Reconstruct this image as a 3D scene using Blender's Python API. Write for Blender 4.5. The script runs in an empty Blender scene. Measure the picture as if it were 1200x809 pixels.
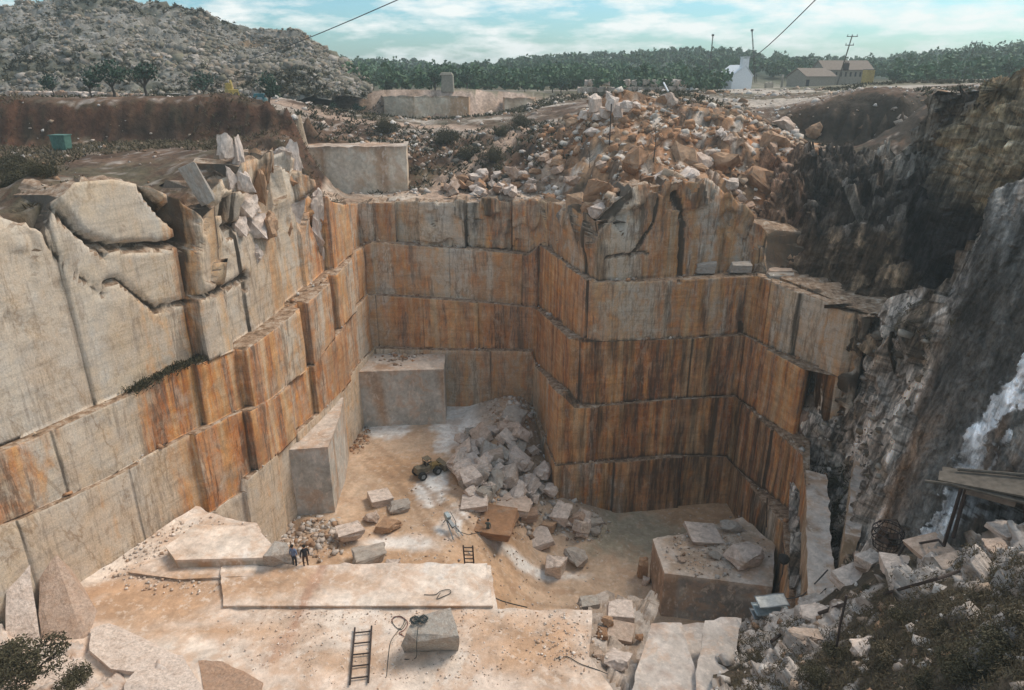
import bpy, bmesh, math, random
import numpy as np
from mathutils import Vector, Matrix
from mathutils.geometry import delaunay_2d_cdt

SC = bpy.context.scene
COL = SC.collection
R = math.radians

# ------------------------------------------------------------------ camera
PITCH = R(21.4); CP, SP = math.cos(PITCH), math.sin(PITCH)
FPX = 800.0; CX, CY = 600.0, 404.5
cam_data = bpy.data.cameras.new('camera'); cam_data.lens = 24.0; cam_data.sensor_width = 36.0
cam_data.clip_start = 0.5; cam_data.clip_end = 20000
cam = bpy.data.objects.new('camera', cam_data); COL.objects.link(cam)
cam.location = (0, 0, 0); cam.rotation_euler = (R(90) - PITCH, 0, 0)
SC.camera = cam

# ------------------------------------------------------------------ world, sun, exposure
SUN_EL, SUN_AZ = R(52), R(62)          # azimuth measured from +Y towards +X
wd = bpy.data.worlds.new('World'); SC.world = wd; wd.use_nodes = True
wt = wd.node_tree; wt.nodes.clear()
def wn(t, **k):
    n = wt.nodes.new(t)
    for a, b in k.items(): setattr(n, a, b)
    return n
sky = wn('ShaderNodeTexSky'); sky.sky_type = 'NISHITA'; sky.sun_disc = False
sky.sun_elevation = SUN_EL; sky.sun_rotation = SUN_AZ; sky.dust_density = 1.5; sky.ozone_density = 2.0
tc = wn('ShaderNodeTexCoord'); sep = wn('ShaderNodeSeparateXYZ'); wt.links.new(tc.outputs['Generated'], sep.inputs[0])
# clouds on a flat layer high overhead: direction / height
zz = wn('ShaderNodeMath', operation='ADD'); zz.inputs[1].default_value = 0.09; wt.links.new(sep.outputs[2], zz.inputs[0])
zm = wn('ShaderNodeMath', operation='MAXIMUM'); zm.inputs[1].default_value = 0.02; wt.links.new(zz.outputs[0], zm.inputs[0])
dv = wn('ShaderNodeVectorMath', operation='DIVIDE'); cmb = wn('ShaderNodeCombineXYZ')
for i in range(3): wt.links.new(zm.outputs[0], cmb.inputs[i])
wt.links.new(tc.outputs['Generated'], dv.inputs[0]); wt.links.new(cmb.outputs[0], dv.inputs[1])
mp = wn('ShaderNodeMapping'); mp.inputs['Scale'].default_value = (1.0, 1.0, 4.2); mp.inputs['Location'].default_value = (3.1, 1.7, 0)
wt.links.new(tc.outputs['Generated'], mp.inputs[0])
cn = wn('ShaderNodeTexNoise'); cn.inputs['Scale'].default_value = 8.5; cn.inputs['Detail'].default_value = 9; cn.inputs['Roughness'].default_value = 0.6
wt.links.new(mp.outputs[0], cn.inputs[0])
cr = wn('ShaderNodeValToRGB'); cr.color_ramp.elements[0].position = 0.44; cr.color_ramp.elements[1].position = 0.60
wt.links.new(cn.outputs[0], cr.inputs[0])
bg1 = wn('ShaderNodeBackground'); bg1.inputs[1].default_value = 0.075
tint = wn('ShaderNodeMix', data_type='RGBA', blend_type='MULTIPLY'); tint.inputs[0].default_value = 1.0
tint.inputs[7].default_value = (0.58, 0.88, 0.96, 1)
wt.links.new(sky.outputs[0], tint.inputs[6]); wt.links.new(tint.outputs[2], bg1.inputs[0])
bg2 = wn('ShaderNodeBackground'); bg2.inputs[0].default_value = (0.63, 0.665, 0.655, 1); bg2.inputs[1].default_value = 0.72
mx = wn('ShaderNodeMixShader'); out = wn('ShaderNodeOutputWorld')
wt.links.new(cr.outputs[0], mx.inputs[0]); wt.links.new(bg1.outputs[0], mx.inputs[1]); wt.links.new(bg2.outputs[0], mx.inputs[2])
wt.links.new(mx.outputs[0], out.inputs[0])

sl = bpy.data.lights.new('sun', 'SUN'); sl.energy = 1.45; sl.angle = R(24); sl.color = (1.0, 0.84, 0.69)
so = bpy.data.objects.new('sun', sl); COL.objects.link(so)
sd = Vector((math.sin(SUN_AZ) * math.cos(SUN_EL), math.cos(SUN_AZ) * math.cos(SUN_EL), math.sin(SUN_EL)))
so.rotation_euler = sd.to_track_quat('Z', 'Y').to_euler(); so.location = (60, 40, 80)
SC.view_settings.view_transform = 'Standard'; SC.view_settings.look = 'None'
SC.view_settings.exposure = 1.15; SC.view_settings.gamma = 1.0; SC.view_settings.use_curve_mapping = False
SC.cycles.max_bounces = 5; SC.cycles.diffuse_bounces = 3

# ------------------------------------------------------------------ survey helpers (photo pixel <-> world metres)
def at(px, py, Y):
    xr = (px - CX) / FPX; yc = (py - CY) / FPX
    fw = CP - yc * SP; t = Y / fw
    return np.array([xr * t, Y, -(SP + yc * CP) * t])
def atz(px, py, z):
    xr = (px - CX) / FPX; yc = (py - CY) / FPX
    t = -z / (SP + yc * CP)
    return np.array([xr * t, (CP - yc * SP) * t, z])
def proj(X, Y, Z):
    d = Y * CP - Z * SP; v = Y * SP + Z * CP
    d = np.where(d < 0.5, 0.5, d)
    return CX + FPX * X / d, CY - FPX * v / d
def z_of(py, Y):
    yc = (py - CY) / FPX
    return -(SP + yc * CP) / (CP - yc * SP) * Y

# ------------------------------------------------------------------ numpy noise
def _h(ix, iy, iz, seed):
    with np.errstate(over='ignore'):
        h = (ix.astype(np.int64) * 374761393 + iy.astype(np.int64) * 668265263 + iz.astype(np.int64) * 2147483647 + seed * 1274126177) & 0xFFFFFFFF
        h = ((h ^ (h >> 13)) * 1274126177) & 0xFFFFFFFF
        h = ((h ^ (h >> 15)) * 2246822519) & 0xFFFFFFFF
        h = h ^ (h >> 16)
    return (h & 0xFFFFFF) / float(0xFFFFFF)
def vn(p, seed=0):
    f = np.floor(p); i = f.astype(np.int64); t = p - f; t = t * t * (3 - 2 * t)
    r = 0
    for dx in (0, 1):
        wx = t[:, 0] if dx else 1 - t[:, 0]
        for dy in (0, 1):
            wy = t[:, 1] if dy else 1 - t[:, 1]
            for dz in (0, 1):
                wz = t[:, 2] if dz else 1 - t[:, 2]
                r = r + wx * wy * wz * _h(i[:, 0] + dx, i[:, 1] + dy, i[:, 2] + dz, seed)
    return r * 2 - 1
def fbm(p, sc=1.0, octv=4, seed=0, rough=0.5):
    a, s, r, tot = 1.0, sc, 0, 0
    for k in range(octv):
        r = r + a * vn(p * s + 17.3 * k, seed + k); tot += a; a *= rough; s *= 2.03
    return r / tot
def facet(p, sc=1.0, seed=0, tilt=0.9):
    """angular broken-rock relief: every cell is its own tilted plane; returns (height, cell random, edge)"""
    q = p * sc; b = np.floor(q).astype(np.int64)
    best = np.full(len(q), 1e9); sec = np.full(len(q), 1e9); val = np.zeros(len(q)); rid = np.zeros(len(q))
    for dx in (-1, 0, 1):
        for dy in (-1, 0, 1):
            for dz in (-1, 0, 1):
                i, j, k = b[:, 0] + dx, b[:, 1] + dy, b[:, 2] + dz
                c = np.stack([i + _h(i, j, k, seed), j + _h(i, j, k, seed + 1), k + _h(i, j, k, seed + 2)], 1)
                dl = q - c; d = np.einsum('ij,ij->i', dl, dl)
                g = np.stack([_h(i, j, k, seed + 3), _h(i, j, k, seed + 4), _h(i, j, k, seed + 5)], 1) * 2 - 1
                r0 = _h(i, j, k, seed + 6)
                v = (r0 - 0.5) * 1.2 + tilt * np.einsum('ij,ij->i', dl, g)
                m = d < best
                sec = np.where(m, best, np.minimum(sec, d)); val = np.where(m, v, val); rid = np.where(m, r0, rid); best = np.where(m, d, best)
    return val, rid, np.sqrt(sec) - np.sqrt(best)
def sst(x, a=0.0, b=1.0):
    t = np.clip((x - a) / (b - a), 0, 1); return t * t * (3 - 2 * t)
def lerp(a, b, t): return a + (b - a) * t
def mixc(c0, c1, t):
    t = np.asarray(t)[..., None]; return np.asarray(c0) * (1 - t) + np.asarray(c1) * t
def segdist(px, py, poly):
    d = np.full(np.shape(px), 1e9)
    for (x0, y0), (x1, y1) in zip(poly[:-1], poly[1:]):
        L = (x1 - x0) ** 2 + (y1 - y0) ** 2 + 1e-9
        t = np.clip(((px - x0) * (x1 - x0) + (py - y0) * (y1 - y0)) / L, 0, 1)
        d = np.minimum(d, np.hypot(px - x0 - t * (x1 - x0), py - y0 - t * (y1 - y0)))
    return d
def inpoly(x, y, poly):
    c = np.zeros(np.shape(x), bool); n = len(poly)
    for i in range(n):
        x0, y0 = poly[i][0], poly[i][1]; x1, y1 = poly[(i + 1) % n][0], poly[(i + 1) % n][1]
        if y0 == y1: continue
        m = ((y0 > y) != (y1 > y)) & (x < (x1 - x0) * (y - y0) / (y1 - y0) + x0)
        c ^= m
    return c

# ------------------------------------------------------------------ object helpers
def tag(o, label=None, cat=None, group=None, kind=None):
    if label: o['label'] = label
    if cat: o['category'] = cat
    if group: o['group'] = group
    if kind: o['kind'] = kind
    return o
def empty(name, loc=(0, 0, 0), rz=0.0):
    o = bpy.data.objects.new(name, None); COL.objects.link(o); o.location = loc; o.rotation_euler = (0, 0, rz); o.empty_display_size = 0.2
    return o
def mesh_np(name, V, F, mat, parent=None, attrs=None, smooth=False):
    """F: (n,3) or (n,4) int array, or list of lists"""
    me = bpy.data.meshes.new(name)
    V = np.asarray(V, dtype=np.float32)
    if isinstance(F, np.ndarray):
        n, k = F.shape
        me.vertices.add(len(V)); me.vertices.foreach_set('co', V.ravel())
        me.loops.add(n * k); me.loops.foreach_set('vertex_index', F.astype(np.int32).ravel())
        me.polygons.add(n); me.polygons.foreach_set('loop_start', np.arange(0, n * k, k, dtype=np.int32))
        me.update(calc_edges=True)
    else:
        me.from_pydata([tuple(v) for v in V], [], F)
    if attrs:
        for an, arr in attrs.items():
            arr = np.asarray(arr, dtype=np.float32)
            if arr.ndim == 2:
                if arr.shape[1] == 3: arr = np.concatenate([arr, np.ones((len(arr), 1), np.float32)], 1)
                a = me.attributes.new(an, 'FLOAT_COLOR', 'POINT'); a.data.foreach_set('color', arr.ravel())
            else:
                a = me.attributes.new(an, 'FLOAT', 'POINT'); a.data.foreach_set('value', arr)
    if smooth: me.polygons.foreach_set('use_smooth', np.ones(len(me.polygons), bool))
    me.materials.append(mat); me.validate(); me.update()
    o = bpy.data.objects.new(name, me); COL.objects.link(o)
    if parent: o.parent = parent
    return o
def grid_faces(nr, nc):
    i = np.arange(nr * nc).reshape(nr, nc)
    return np.stack([i[:-1, :-1], i[:-1, 1:], i[1:, 1:], i[1:, :-1]], -1).reshape(-1, 4)
class MB:
    """collects boxes, tubes, prisms into one mesh"""
    def __init__(s): s.v = []; s.f = []
    def add(s, vs, fs):
        b = len(s.v); s.v += [tuple(v) for v in vs]; s.f += [[b + i for i in f] for f in fs]; return s
    def box(s, c, d, rz=0.0, rx=0.0, ry=0.0, taper=1.0):
        m = Matrix.Rotation(rz, 3, 'Z') @ Matrix.Rotation(ry, 3, 'Y') @ Matrix.Rotation(rx, 3, 'X'); vs = []
        for z in (-.5, .5):
            k = taper if z > 0 else 1.0
            for x, y in ((-.5, -.5), (.5, -.5), (.5, .5), (-.5, .5)):
                vs.append(Vector(c) + m @ Vector((x * d[0] * k, y * d[1] * k, z * d[2])))
        return s.add(vs, [[0, 3, 2, 1], [4, 5, 6, 7], [0, 1, 5, 4], [1, 2, 6, 5], [2, 3, 7, 6], [3, 0, 4, 7]])
    def tube(s, pts, r, n=8, r1=None):
        pts = [Vector(p) for p in pts]; vs = []; fs = []; K = len(pts)
        for i, p in enumerate(pts):
            t = (pts[min(i + 1, K - 1)] - pts[max(i - 1, 0)]).normalized()
            a = t.cross(Vector((0, 0, 1)));
            if a.length < 0.05: a = t.cross(Vector((1, 0, 0)))
            a.normalize(); b = t.cross(a).normalized()
            rr = r if r1 is None else r + (r1 - r) * i / max(K - 1, 1)
            for k in range(n):
                w = 2 * math.pi * k / n; vs.append(p + a * math.cos(w) * rr + b * math.sin(w) * rr)
        for i in range(K - 1):
            for k in range(n):
                fs.append([i * n + k, i * n + (k + 1) % n, (i + 1) * n + (k + 1) % n, (i + 1) * n + k])
        fs.append(list(range(n))[::-1]); fs.append([(K - 1) * n + k for k in range(n)])
        return s.add(vs, fs)
    def disc(s, c, r, w, axis='X', n=18, rz=0.0):
        c = Vector(c); d = {'X': Vector((1, 0, 0)), 'Y': Vector((0, 1, 0)), 'Z': Vector((0, 0, 1))}[axis]
        d = Matrix.Rotation(rz, 3, 'Z') @ d
        return s.tube([c - d * w / 2, c + d * w / 2], r, n)
    def build(s, name, mat, parent=None, bevel=0.0):
        o = mesh_np(name, np.array(s.v), s.f, mat, parent)
        if bevel:
            bm = bmesh.new(); bm.from_mesh(o.data)
            bmesh.ops.bevel(bm, geom=bm.edges[:], offset=bevel, segments=1, affect='EDGES', clamp_overlap=True)
            bm.to_mesh(o.data); bm.free()
        return o
def copy_tree(o, parent=None):
    c = o.copy(); COL.objects.link(c); c.parent = parent
    for ch in o.children:
        copy_tree(ch, c)
    return c

# ------------------------------------------------------------------ materials
def newmat(name, rough=0.85, spec=0.25):
    m = bpy.data.materials.new(name); m.use_nodes = True; nt = m.node_tree; b = nt.nodes['Principled BSDF']
    b.inputs['Roughness'].default_value = rough; b.inputs['Specular IOR Level'].default_value = spec
    return m, nt, b
class NT:
    def __init__(s, nt): s.nt = nt
    def n(s, t, **k):
        n = s.nt.nodes.new(t)
        for a, b in k.items(): setattr(n, a, b)
        return n
    def L(s, a, b): s.nt.links.new(a, b)
    def pos(s, scale=(1, 1, 1), obj=True):
        t = s.n('ShaderNodeTexCoord'); m = s.n('ShaderNodeMapping'); m.inputs['Scale'].default_value = scale
        s.L(t.outputs['Object'] if obj else t.outputs['Generated'], m.inputs[0]); return m.outputs[0]
    def wpos(s, scale=(1, 1, 1)):
        t = s.n('ShaderNodeNewGeometry'); m = s.n('ShaderNodeMapping'); m.inputs['Scale'].default_value = scale
        s.L(t.outputs['Position'], m.inputs[0]); return m.outputs[0]
    def noise(s, v, scale, detail=5, rough=0.55, dist=0.0):
        n = s.n('ShaderNodeTexNoise'); n.inputs['Scale'].default_value = scale; n.inputs['Detail'].default_value = detail
        n.inputs['Roughness'].default_value = rough; n.inputs['Distortion'].default_value = dist; s.L(v, n.inputs['Vector']); return n.outputs[0]
    def ramp(s, f, stops):
        r = s.n('ShaderNodeValToRGB'); e = r.color_ramp.elements
        while len(e) < len(stops): e.new(0.5)
        for i, (p, c) in enumerate(stops):
            e[i].position = p; e[i].color = (c, c, c, 1) if not isinstance(c, tuple) else (*c, 1)
        s.L(f, r.inputs[0]); return r.outputs[0]
    def mix(s, f, a, b, bt='MIX'):
        m = s.n('ShaderNodeMix', data_type='RGBA', blend_type=bt)
        for v, i in ((f, 0), (a, 6), (b, 7)):
            if isinstance(v, (int, float)): m.inputs[i].default_value = v if i == 0 else (v, v, v, 1)
            elif isinstance(v, tuple): m.inputs[i].default_value = (*v, 1)
            else: s.L(v, m.inputs[i])
        return m.outputs[2]
    def math(s, op, a, b=0.0, clamp=False):
        m = s.n('ShaderNodeMath', operation=op); m.use_clamp = clamp
        for v, i in ((a, 0), (b, 1)):
            if isinstance(v, (int, float)): m.inputs[i].default_value = v
            else: s.L(v, m.inputs[i])
        return m.outputs[0]
    def attr(s, name, col=False):
        a = s.n('ShaderNodeAttribute', attribute_name=name); return a.outputs['Color'] if col else a.outputs['Fac']
    def sepc(s, c):
        n = s.n('ShaderNodeSeparateColor'); s.L(c, n.inputs[0]); return n.outputs
    def bump(s, bs, h, strength=0.5, dist=0.1):
        b = s.n('ShaderNodeBump'); b.inputs['Strength'].default_value = strength; b.inputs['Distance'].default_value = dist
        s.L(h, b.inputs['Height']); s.L(b.outputs[0], bs.inputs['Normal'])

def mat_face():
    """sawn marble: pale stone, veins, rust run down the face from the ledges"""
    m, nt, b = newmat('quarry_marble', 0.8, 0.2); N = NT(nt)
    at_ = N.sepc(N.attr('att', True)); stain, dark, blk = at_[0], at_[1], at_[2]
    big = N.noise(N.wpos(), 0.16, 5, 0.6)
    mid = N.noise(N.wpos(), 0.9, 6, 0.6, 0.6)
    pale = N.mix(N.ramp(big, [(0.35, 0.0), (0.65, 1.0)]), (0.60, 0.53, 0.44), (0.64, 0.52, 0.38))
    pale = N.mix(N.ramp(mid, [(0.35, 0.0), (0.7, 0.9)]), pale, (0.50, 0.47, 0.425))
    pale = N.mix(N.math('MULTIPLY', N.ramp(blk, [(0.3, 0.0), (0.9, 1.0)]), 0.55), pale, (0.55, 0.49, 0.42))
    # veins
    vn1 = N.noise(N.wpos((1, 1, .6)), 0.14, 9, 0.62, 0.5); vn2 = N.noise(N.wpos((1, 1, 1.4)), 0.6, 5, 0.5, 0.8)
    v1 = N.math('ABSOLUTE', N.math('SUBTRACT', vn1, 0.5)); v2 = N.math('ABSOLUTE', N.math('SUBTRACT', vn2, 0.47))
    vein = N.math('MAXIMUM', N.ramp(v1, [(0.0, 0.65), (0.014, 0.0)]), N.ramp(v2, [(0.0, 0.4), (0.010, 0.0)]))
    pale = N.mix(N.math('MULTIPLY', vein, N.ramp(big, [(0.38, 0.3), (0.6, 1.0)])), pale, (0.20, 0.13, 0.08))
    # streaks
    s1 = N.noise(N.wpos((1, 1, 0.10)), 0.26, 5, 0.6, 0.3)
    s2 = N.noise(N.wpos((1, 1, 0.055)), 0.95, 7, 0.60, 0.25)
    s3 = N.noise(N.wpos((1, 1, 0.13)), 3.6, 6, 0.7, 0.3)
    ir = N.noise(N.wpos((1, 1, 0.8)), 0.55, 6, 0.65, 0.8)
    sm = N.math('ADD', N.math('MULTIPLY', s1, 0.6), N.math('MULTIPLY', s2, 0.4))
    sm = N.math('ADD', sm, N.math('MULTIPLY', ir, 0.34)); sm = N.math('SUBTRACT', sm, 0.09)
    sm = N.math('ADD', sm, N.math('MULTIPLY', N.math('SUBTRACT', stain, 0.68), 0.45))
    sm = N.ramp(sm, [(0.47, 0.0), (0.60, 1.0)])
    rust = N.ramp(s2, [(0.30, (0.20, 0.085, 0.04)), (0.40, (0.33, 0.10, 0.028)), (0.47, (0.50, 0.165, 0.036)), (0.55, (0.60, 0.28, 0.085)), (0.65, (0.62, 0.43, 0.25))])
    rust = N.mix(N.math('MULTIPLY', N.ramp(N.math('ADD', N.math('MULTIPLY', big, .5), N.math('MULTIPLY', mid, .5)), [(0.44, 0.0), (0.64, 0.8)]), 0.7), rust, (0.52, 0.37, 0.235))
    rust = N.mix(N.math('MULTIPLY', N.ramp(blk, [(0.2, 0.0), (0.8, 0.6)]), 0.7), rust, (0.36, 0.17, 0.075))
    rust = N.mix(1.0, rust, N.ramp(ir, [(0.3, 0.62), (0.7, 1.30)]), 'MULTIPLY')
    och = N.math('MULTIPLY', N.ramp(N.math('ADD', N.math('MULTIPLY', s1, .6), N.math('MULTIPLY', ir, .4)), [(0.40, 0.0), (0.60, 1.0)]), N.math('ADD', N.math('MULTIPLY', stain, 1.3), 0.22, True))
    pale = N.mix(N.math('MULTIPLY', och, 0.8), pale, (0.58, 0.37, 0.19))
    c = N.mix(N.math('MULTIPLY', sm, 0.92), pale, rust)
    wp = N.ramp(N.math('MULTIPLY', s3, N.ramp(s1, [(0.42, 0.7), (0.6, 1.12)])), [(0.49, 0.0), (0.62, 0.45)])
    c = N.mix(N.math('MULTIPLY', wp, stain), c, (0.55, 0.50, 0.43))
    bk = N.ramp(N.math('MULTIPLY', s3, N.ramp(s2, [(0.35, 1.15), (0.6, 0.75)])), [(0.50, 0.0), (0.60, 0.75)])
    c = N.mix(N.math('MULTIPLY', bk, N.math('ADD', stain, 0.1, True)), c, (0.10, 0.06, 0.04))
    scr = N.noise(N.wpos((1, 1, 0.7)), 0.9, 8, 0.72, 1.0)
    c = N.mix(N.math('MULTIPLY', N.ramp(scr, [(0.52, 0.0), (0.62, 1.0)]), 0.26), c, (0.66, 0.54, 0.40))
    c = N.mix(N.math('MULTIPLY', N.ramp(scr, [(0.36, 1.0), (0.45, 0.0)]), 0.40), c, (0.26, 0.175, 0.11))
    hz = N.noise(N.wpos((0.25, 0.25, 2.2)), 1.1, 6, 0.7, 0.3)
    c = N.mix(1.0, c, N.ramp(hz, [(0.36, 0.84), (0.46, 1.0), (0.62, 1.10)]), 'MULTIPLY')
    # dark wet / lichen
    s4 = N.noise(N.wpos((1.0, 1.0, 0.10)), 1.1, 6, 0.7)
    dm = N.math('ADD', s4, N.math('MULTIPLY', N.math('SUBTRACT', dark, 0.5), 0.75))
    c = N.mix(N.math('MULTIPLY', N.ramp(dm, [(0.44, 0.0), (0.66, 1.0)]), 0.9), c, (0.055, 0.043, 0.032))
    # joint grime
    geo = N.n('ShaderNodeNewGeometry')
    nsep = N.n('ShaderNodeSeparateXYZ'); N.L(geo.outputs['True Normal'], nsep.inputs[0])
    top = N.ramp(nsep.outputs[2], [(0.5, 0.0), (0.8, 1.0)])
    ledge = N.ramp(N.noise(N.wpos(), 1.7, 6, 0.7), [(0.35, (0.10, 0.065, 0.04)), (0.5, (0.30, 0.20, 0.13)), (0.68, (0.50, 0.43, 0.35))])
    c = N.mix(top, c, ledge)
    fine = N.noise(N.wpos(), 9.0, 5, 0.7)
    c = N.mix(0.75, c, N.ramp(fine, [(0.25, 0.62), (0.75, 1.25)]), 'MULTIPLY')
    N.L(c, b.inputs['Base Color'])
    h = N.math('ADD', N.math('MULTIPLY', N.noise(N.wpos((1, 1, 0.12)), 3.0, 6, 0.65), 0.6), N.math('MULTIPLY', fine, 0.4))
    N.bump(b, h, 0.55, 0.12)
    return m
def mat_tint(name='rough_rock', fine=7.0, contrast=(0.5, 1.4), bump=0.8, crack=0.0, rough=0.9, dist=0.15, mud=None, lean=False):
    """albedo from the vertex colours, fine grain and cracks from the shader"""
    m, nt, b = newmat(name, rough, 0.2); N = NT(nt)
    c = N.attr('tint', True)
    f = N.noise(N.wpos(), fine, 6, 0.7); g = N.noise(N.wpos(), fine * 0.22, 6, 0.65, 0.4)
    c = N.mix(1.0, c, N.ramp(f, [(0.28, contrast[0]), (0.72, contrast[1])]), 'MULTIPLY')
    c = N.mix(1.0, c, N.ramp(g, [(0.3, 0.72), (0.7, 1.22)]), 'MULTIPLY')
    h = N.math('ADD', f, g)
    if lean:
        def dot(vx, vy):
            o = []
            for v in (vx, vy):
                d_ = N.n('ShaderNodeVectorMath', operation='DOT_PRODUCT'); d_.inputs[1].default_value = v; N.L(N.wpos(), d_.inputs[0]); o.append(d_.outputs['Value'])
            cb = N.n('ShaderNodeCombineXYZ'); N.L(o[0], cb.inputs[0]); N.L(o[1], cb.inputs[1]); return cb.outputs[0]
        k_ = dot((0.9, -0.6, -0.15), (0.05, 0.04, 0.16))
        l1 = N.noise(k_, 0.7, 8, 0.65, 0.8); l2 = N.noise(k_, 3.0, 8, 0.7, 0.5)
        c = N.mix(1.0, c, N.ramp(l1, [(0.36, 0.45), (0.5, 1.0), (0.62, 1.8)]), 'MULTIPLY'); c = N.mix(1.0, c, N.ramp(l2, [(0.34, 0.40), (0.66, 1.65)]), 'MULTIPLY')
        v_ = N.n('ShaderNodeTexVoronoi', feature='DISTANCE_TO_EDGE'); v_.inputs['Scale'].default_value = 1.1; N.L(k_, v_.inputs['Vector'])
        h = N.math('ADD', h, N.math('MULTIPLY', N.math('ADD', l1, l2), 1.2))
    if mud:
        m1 = N.noise(N.wpos(), 0.55, 9, 0.68, 0.5); m2 = N.noise(N.wpos((1, 1, .5)), 1.9, 8, 0.7, 0.3)
        c = N.mix(N.math('MULTIPLY', N.ramp(m1, [(0.50, 0.0), (0.60, 1.0)]), mud[2]), c, mud[0])
        c = N.mix(N.math('MULTIPLY', N.ramp(m2, [(0.54, 0.0), (0.64, 1.0)]), mud[3]), c, mud[1])
        c = N.mix(N.math('MULTIPLY', N.ramp(N.noise(N.wpos(), 7.0, 4, 0.8), [(0.62, 0.0), (0.70, 1.0)]), 0.4), c, (0.25, 0.16, 0.11))
    if crack:
        v = N.n('ShaderNodeTexVoronoi', feature='DISTANCE_TO_EDGE'); v.inputs['Scale'].default_value = crack
        nz = N.n('ShaderNodeTexNoise'); nz.inputs['Scale'].default_value = crack * 1.5; nz.inputs['Detail'].default_value = 5; N.L(N.wpos(), nz.inputs['Vector'])
        ad = N.n('ShaderNodeMix', data_type='RGBA', blend_type='ADD'); ad.inputs[0].default_value = 1.2; N.L(N.wpos(), ad.inputs[6]); N.L(nz.outputs[1], ad.inputs[7])
        N.L(ad.outputs[2], v.inputs['Vector'])
        k = N.ramp(v.outputs[0], [(0.0, 1.0), (0.04, 0.0)])
        c = N.mix(N.math('MULTIPLY', k, 0.7), c, (0.04, 0.032, 0.026)); h = N.math('SUBTRACT', h, N.math('MULTIPLY', k, 0.8))
    N.L(c, b.inputs['Base Color']); N.bump(b, h, bump, dist)
    return m
def mat_boulder(name, stops, fine=3.0, stain=0.35):
    m, nt, b = newmat(name, 0.85, 0.25); N = NT(nt)
    oi = N.n('ShaderNodeObjectInfo')
    base = N.ramp(oi.outputs['Random'], stops)
    v = N.pos()
    g = N.noise(v, 1.6, 6, 0.65, 0.5); f = N.noise(v, fine * 2.2, 6, 0.7)
    c = N.mix(N.math('MULTIPLY', N.ramp(g, [(0.45, 0.0), (0.62, 1.0)]), stain), base, (0.30, 0.16, 0.08))
    g2 = N.noise(v, 4.0, 7, 0.75, 0.8); c = N.mix(N.math('MULTIPLY', N.ramp(g2, [(0.52, 0.0), (0.60, 1.0)]), 0.45), c, (0.30, 0.235, 0.18))
    c = N.mix(1.0, c, N.ramp(f, [(0.28, 0.62), (0.72, 1.25)]), 'MULTIPLY')
    N.L(c, b.inputs['Base Color']); N.bump(b, N.math('ADD', f, g), 0.6, 0.1)
    return m
def mat_plain(name, col, rough=0.7, var=0.25, metal=0.0, scale=3.0, col2=None):
    m, nt, b = newmat(name, rough, 0.3); N = NT(nt)
    f = N.noise(N.pos(), scale, 5, 0.65)
    if col2: c = N.mix(N.ramp(f, [(0.42, 0.0), (0.6, 1.0)]), col, col2)
    else: c = N.mix(1.0, col, N.ramp(f, [(0.25, 1 - var), (0.75, 1 + var)]), 'MULTIPLY')
    N.L(c, b.inputs['Base Color']); b.inputs['Metallic'].default_value = metal
    return m
def mat_leaf(name, c0, c1, attr=False):
    m, nt, b = newmat(name, 0.75, 0.2); N = NT(nt)
    f = N.noise(N.wpos(), 0.6, 3, 0.6); r = N.attr('rnd')
    c = N.mix(N.math('MULTIPLY', N.math('ADD', f, r), 0.55, True), c0, c1)
    N.L(c, b.inputs['Base Color'])
    return m

M = {}
M['face'] = mat_face()
M['rock'] = mat_tint('rough_rock', 3.2, (0.55, 1.35), 0.9, 0.45)
M['slab_rock'] = mat_tint('slab_rock', 2.6, (0.6, 1.3), 0.8, 0.0)
M['soil'] = mat_tint('soil', 1.6, (0.5, 1.45), 0.9, 0.0)
M['cliff'] = mat_tint('cliff_rock', 2.4, (0.55, 1.4), 1.0, 0.0, 0.9, 0.35, None, True)
M['floor'] = mat_tint('quarry_floor', 2.2, (0.78, 1.2), 0.4, 0.0, 0.7, 0.08, ((0.44, 0.27, 0.165), (0.62, 0.52, 0.43), .4, .55))
M['marble_bench'] = mat_tint('marble_bench', 2.6, (0.75, 1.2), 0.55, 0.0, 0.8, 0.08, ((0.52, 0.33, 0.21), (0.74, 0.64, 0.55), .5, .55))
M['boulder'] = mat_boulder('marble_boulder', [(0.0, (0.58, 0.46, 0.38)), (0.3, (0.46, 0.34, 0.26)), (0.5, (0.62, 0.53, 0.46)), (0.75, (0.40, 0.26, 0.18)), (1.0, (0.50, 0.40, 0.33))])
M['white_block'] = mat_boulder('white_marble_block', [(0.0, (0.70, 0.59, 0.51)), (1.0, (0.60, 0.51, 0.45))], 3, 0.25)
M['grey_block'] = mat_boulder('grey_marble_block', [(0.0, (0.36, 0.33, 0.29)), (1.0, (0.42, 0.38, 0.34))], 3, 0.3)
M['orange_block'] = mat_boulder('rusty_rock', [(0.0, (0.36, 0.20, 0.11)), (0.5, (0.46, 0.30, 0.19)), (1.0, (0.28, 0.15, 0.08))], 3, 0.6)
M['rubble'] = mat_tint('rubble', 5.0, (0.8, 1.2), 0.3)
M['leaf'] = mat_leaf('tree_foliage', (0.022, 0.048, 0.034), (0.055, 0.095, 0.060))
M['leaf_far'] = mat_leaf('far_foliage', (0.030, 0.070, 0.040), (0.110, 0.180, 0.095))
M['leaf_dark'] = mat_leaf('shrub_foliage', (0.030, 0.028, 0.017), (0.105, 0.092, 0.052))
M['herb'] = mat_leaf('herb_foliage', (0.055, 0.045, 0.028), (0.17, 0.135, 0.082))
M['bark'] = mat_plain('bark', (0.075, 0.06, 0.05), 0.9)
M['wood'] = mat_plain('weathered_wood', (0.10, 0.085, 0.068), 0.85, 0.5)
M['rust'] = mat_plain('rusty_steel', (0.045, 0.032, 0.028), 0.7, 0.4)
M['black'] = mat_plain('black_rubber', (0.022, 0.022, 0.022), 0.7)
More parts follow.
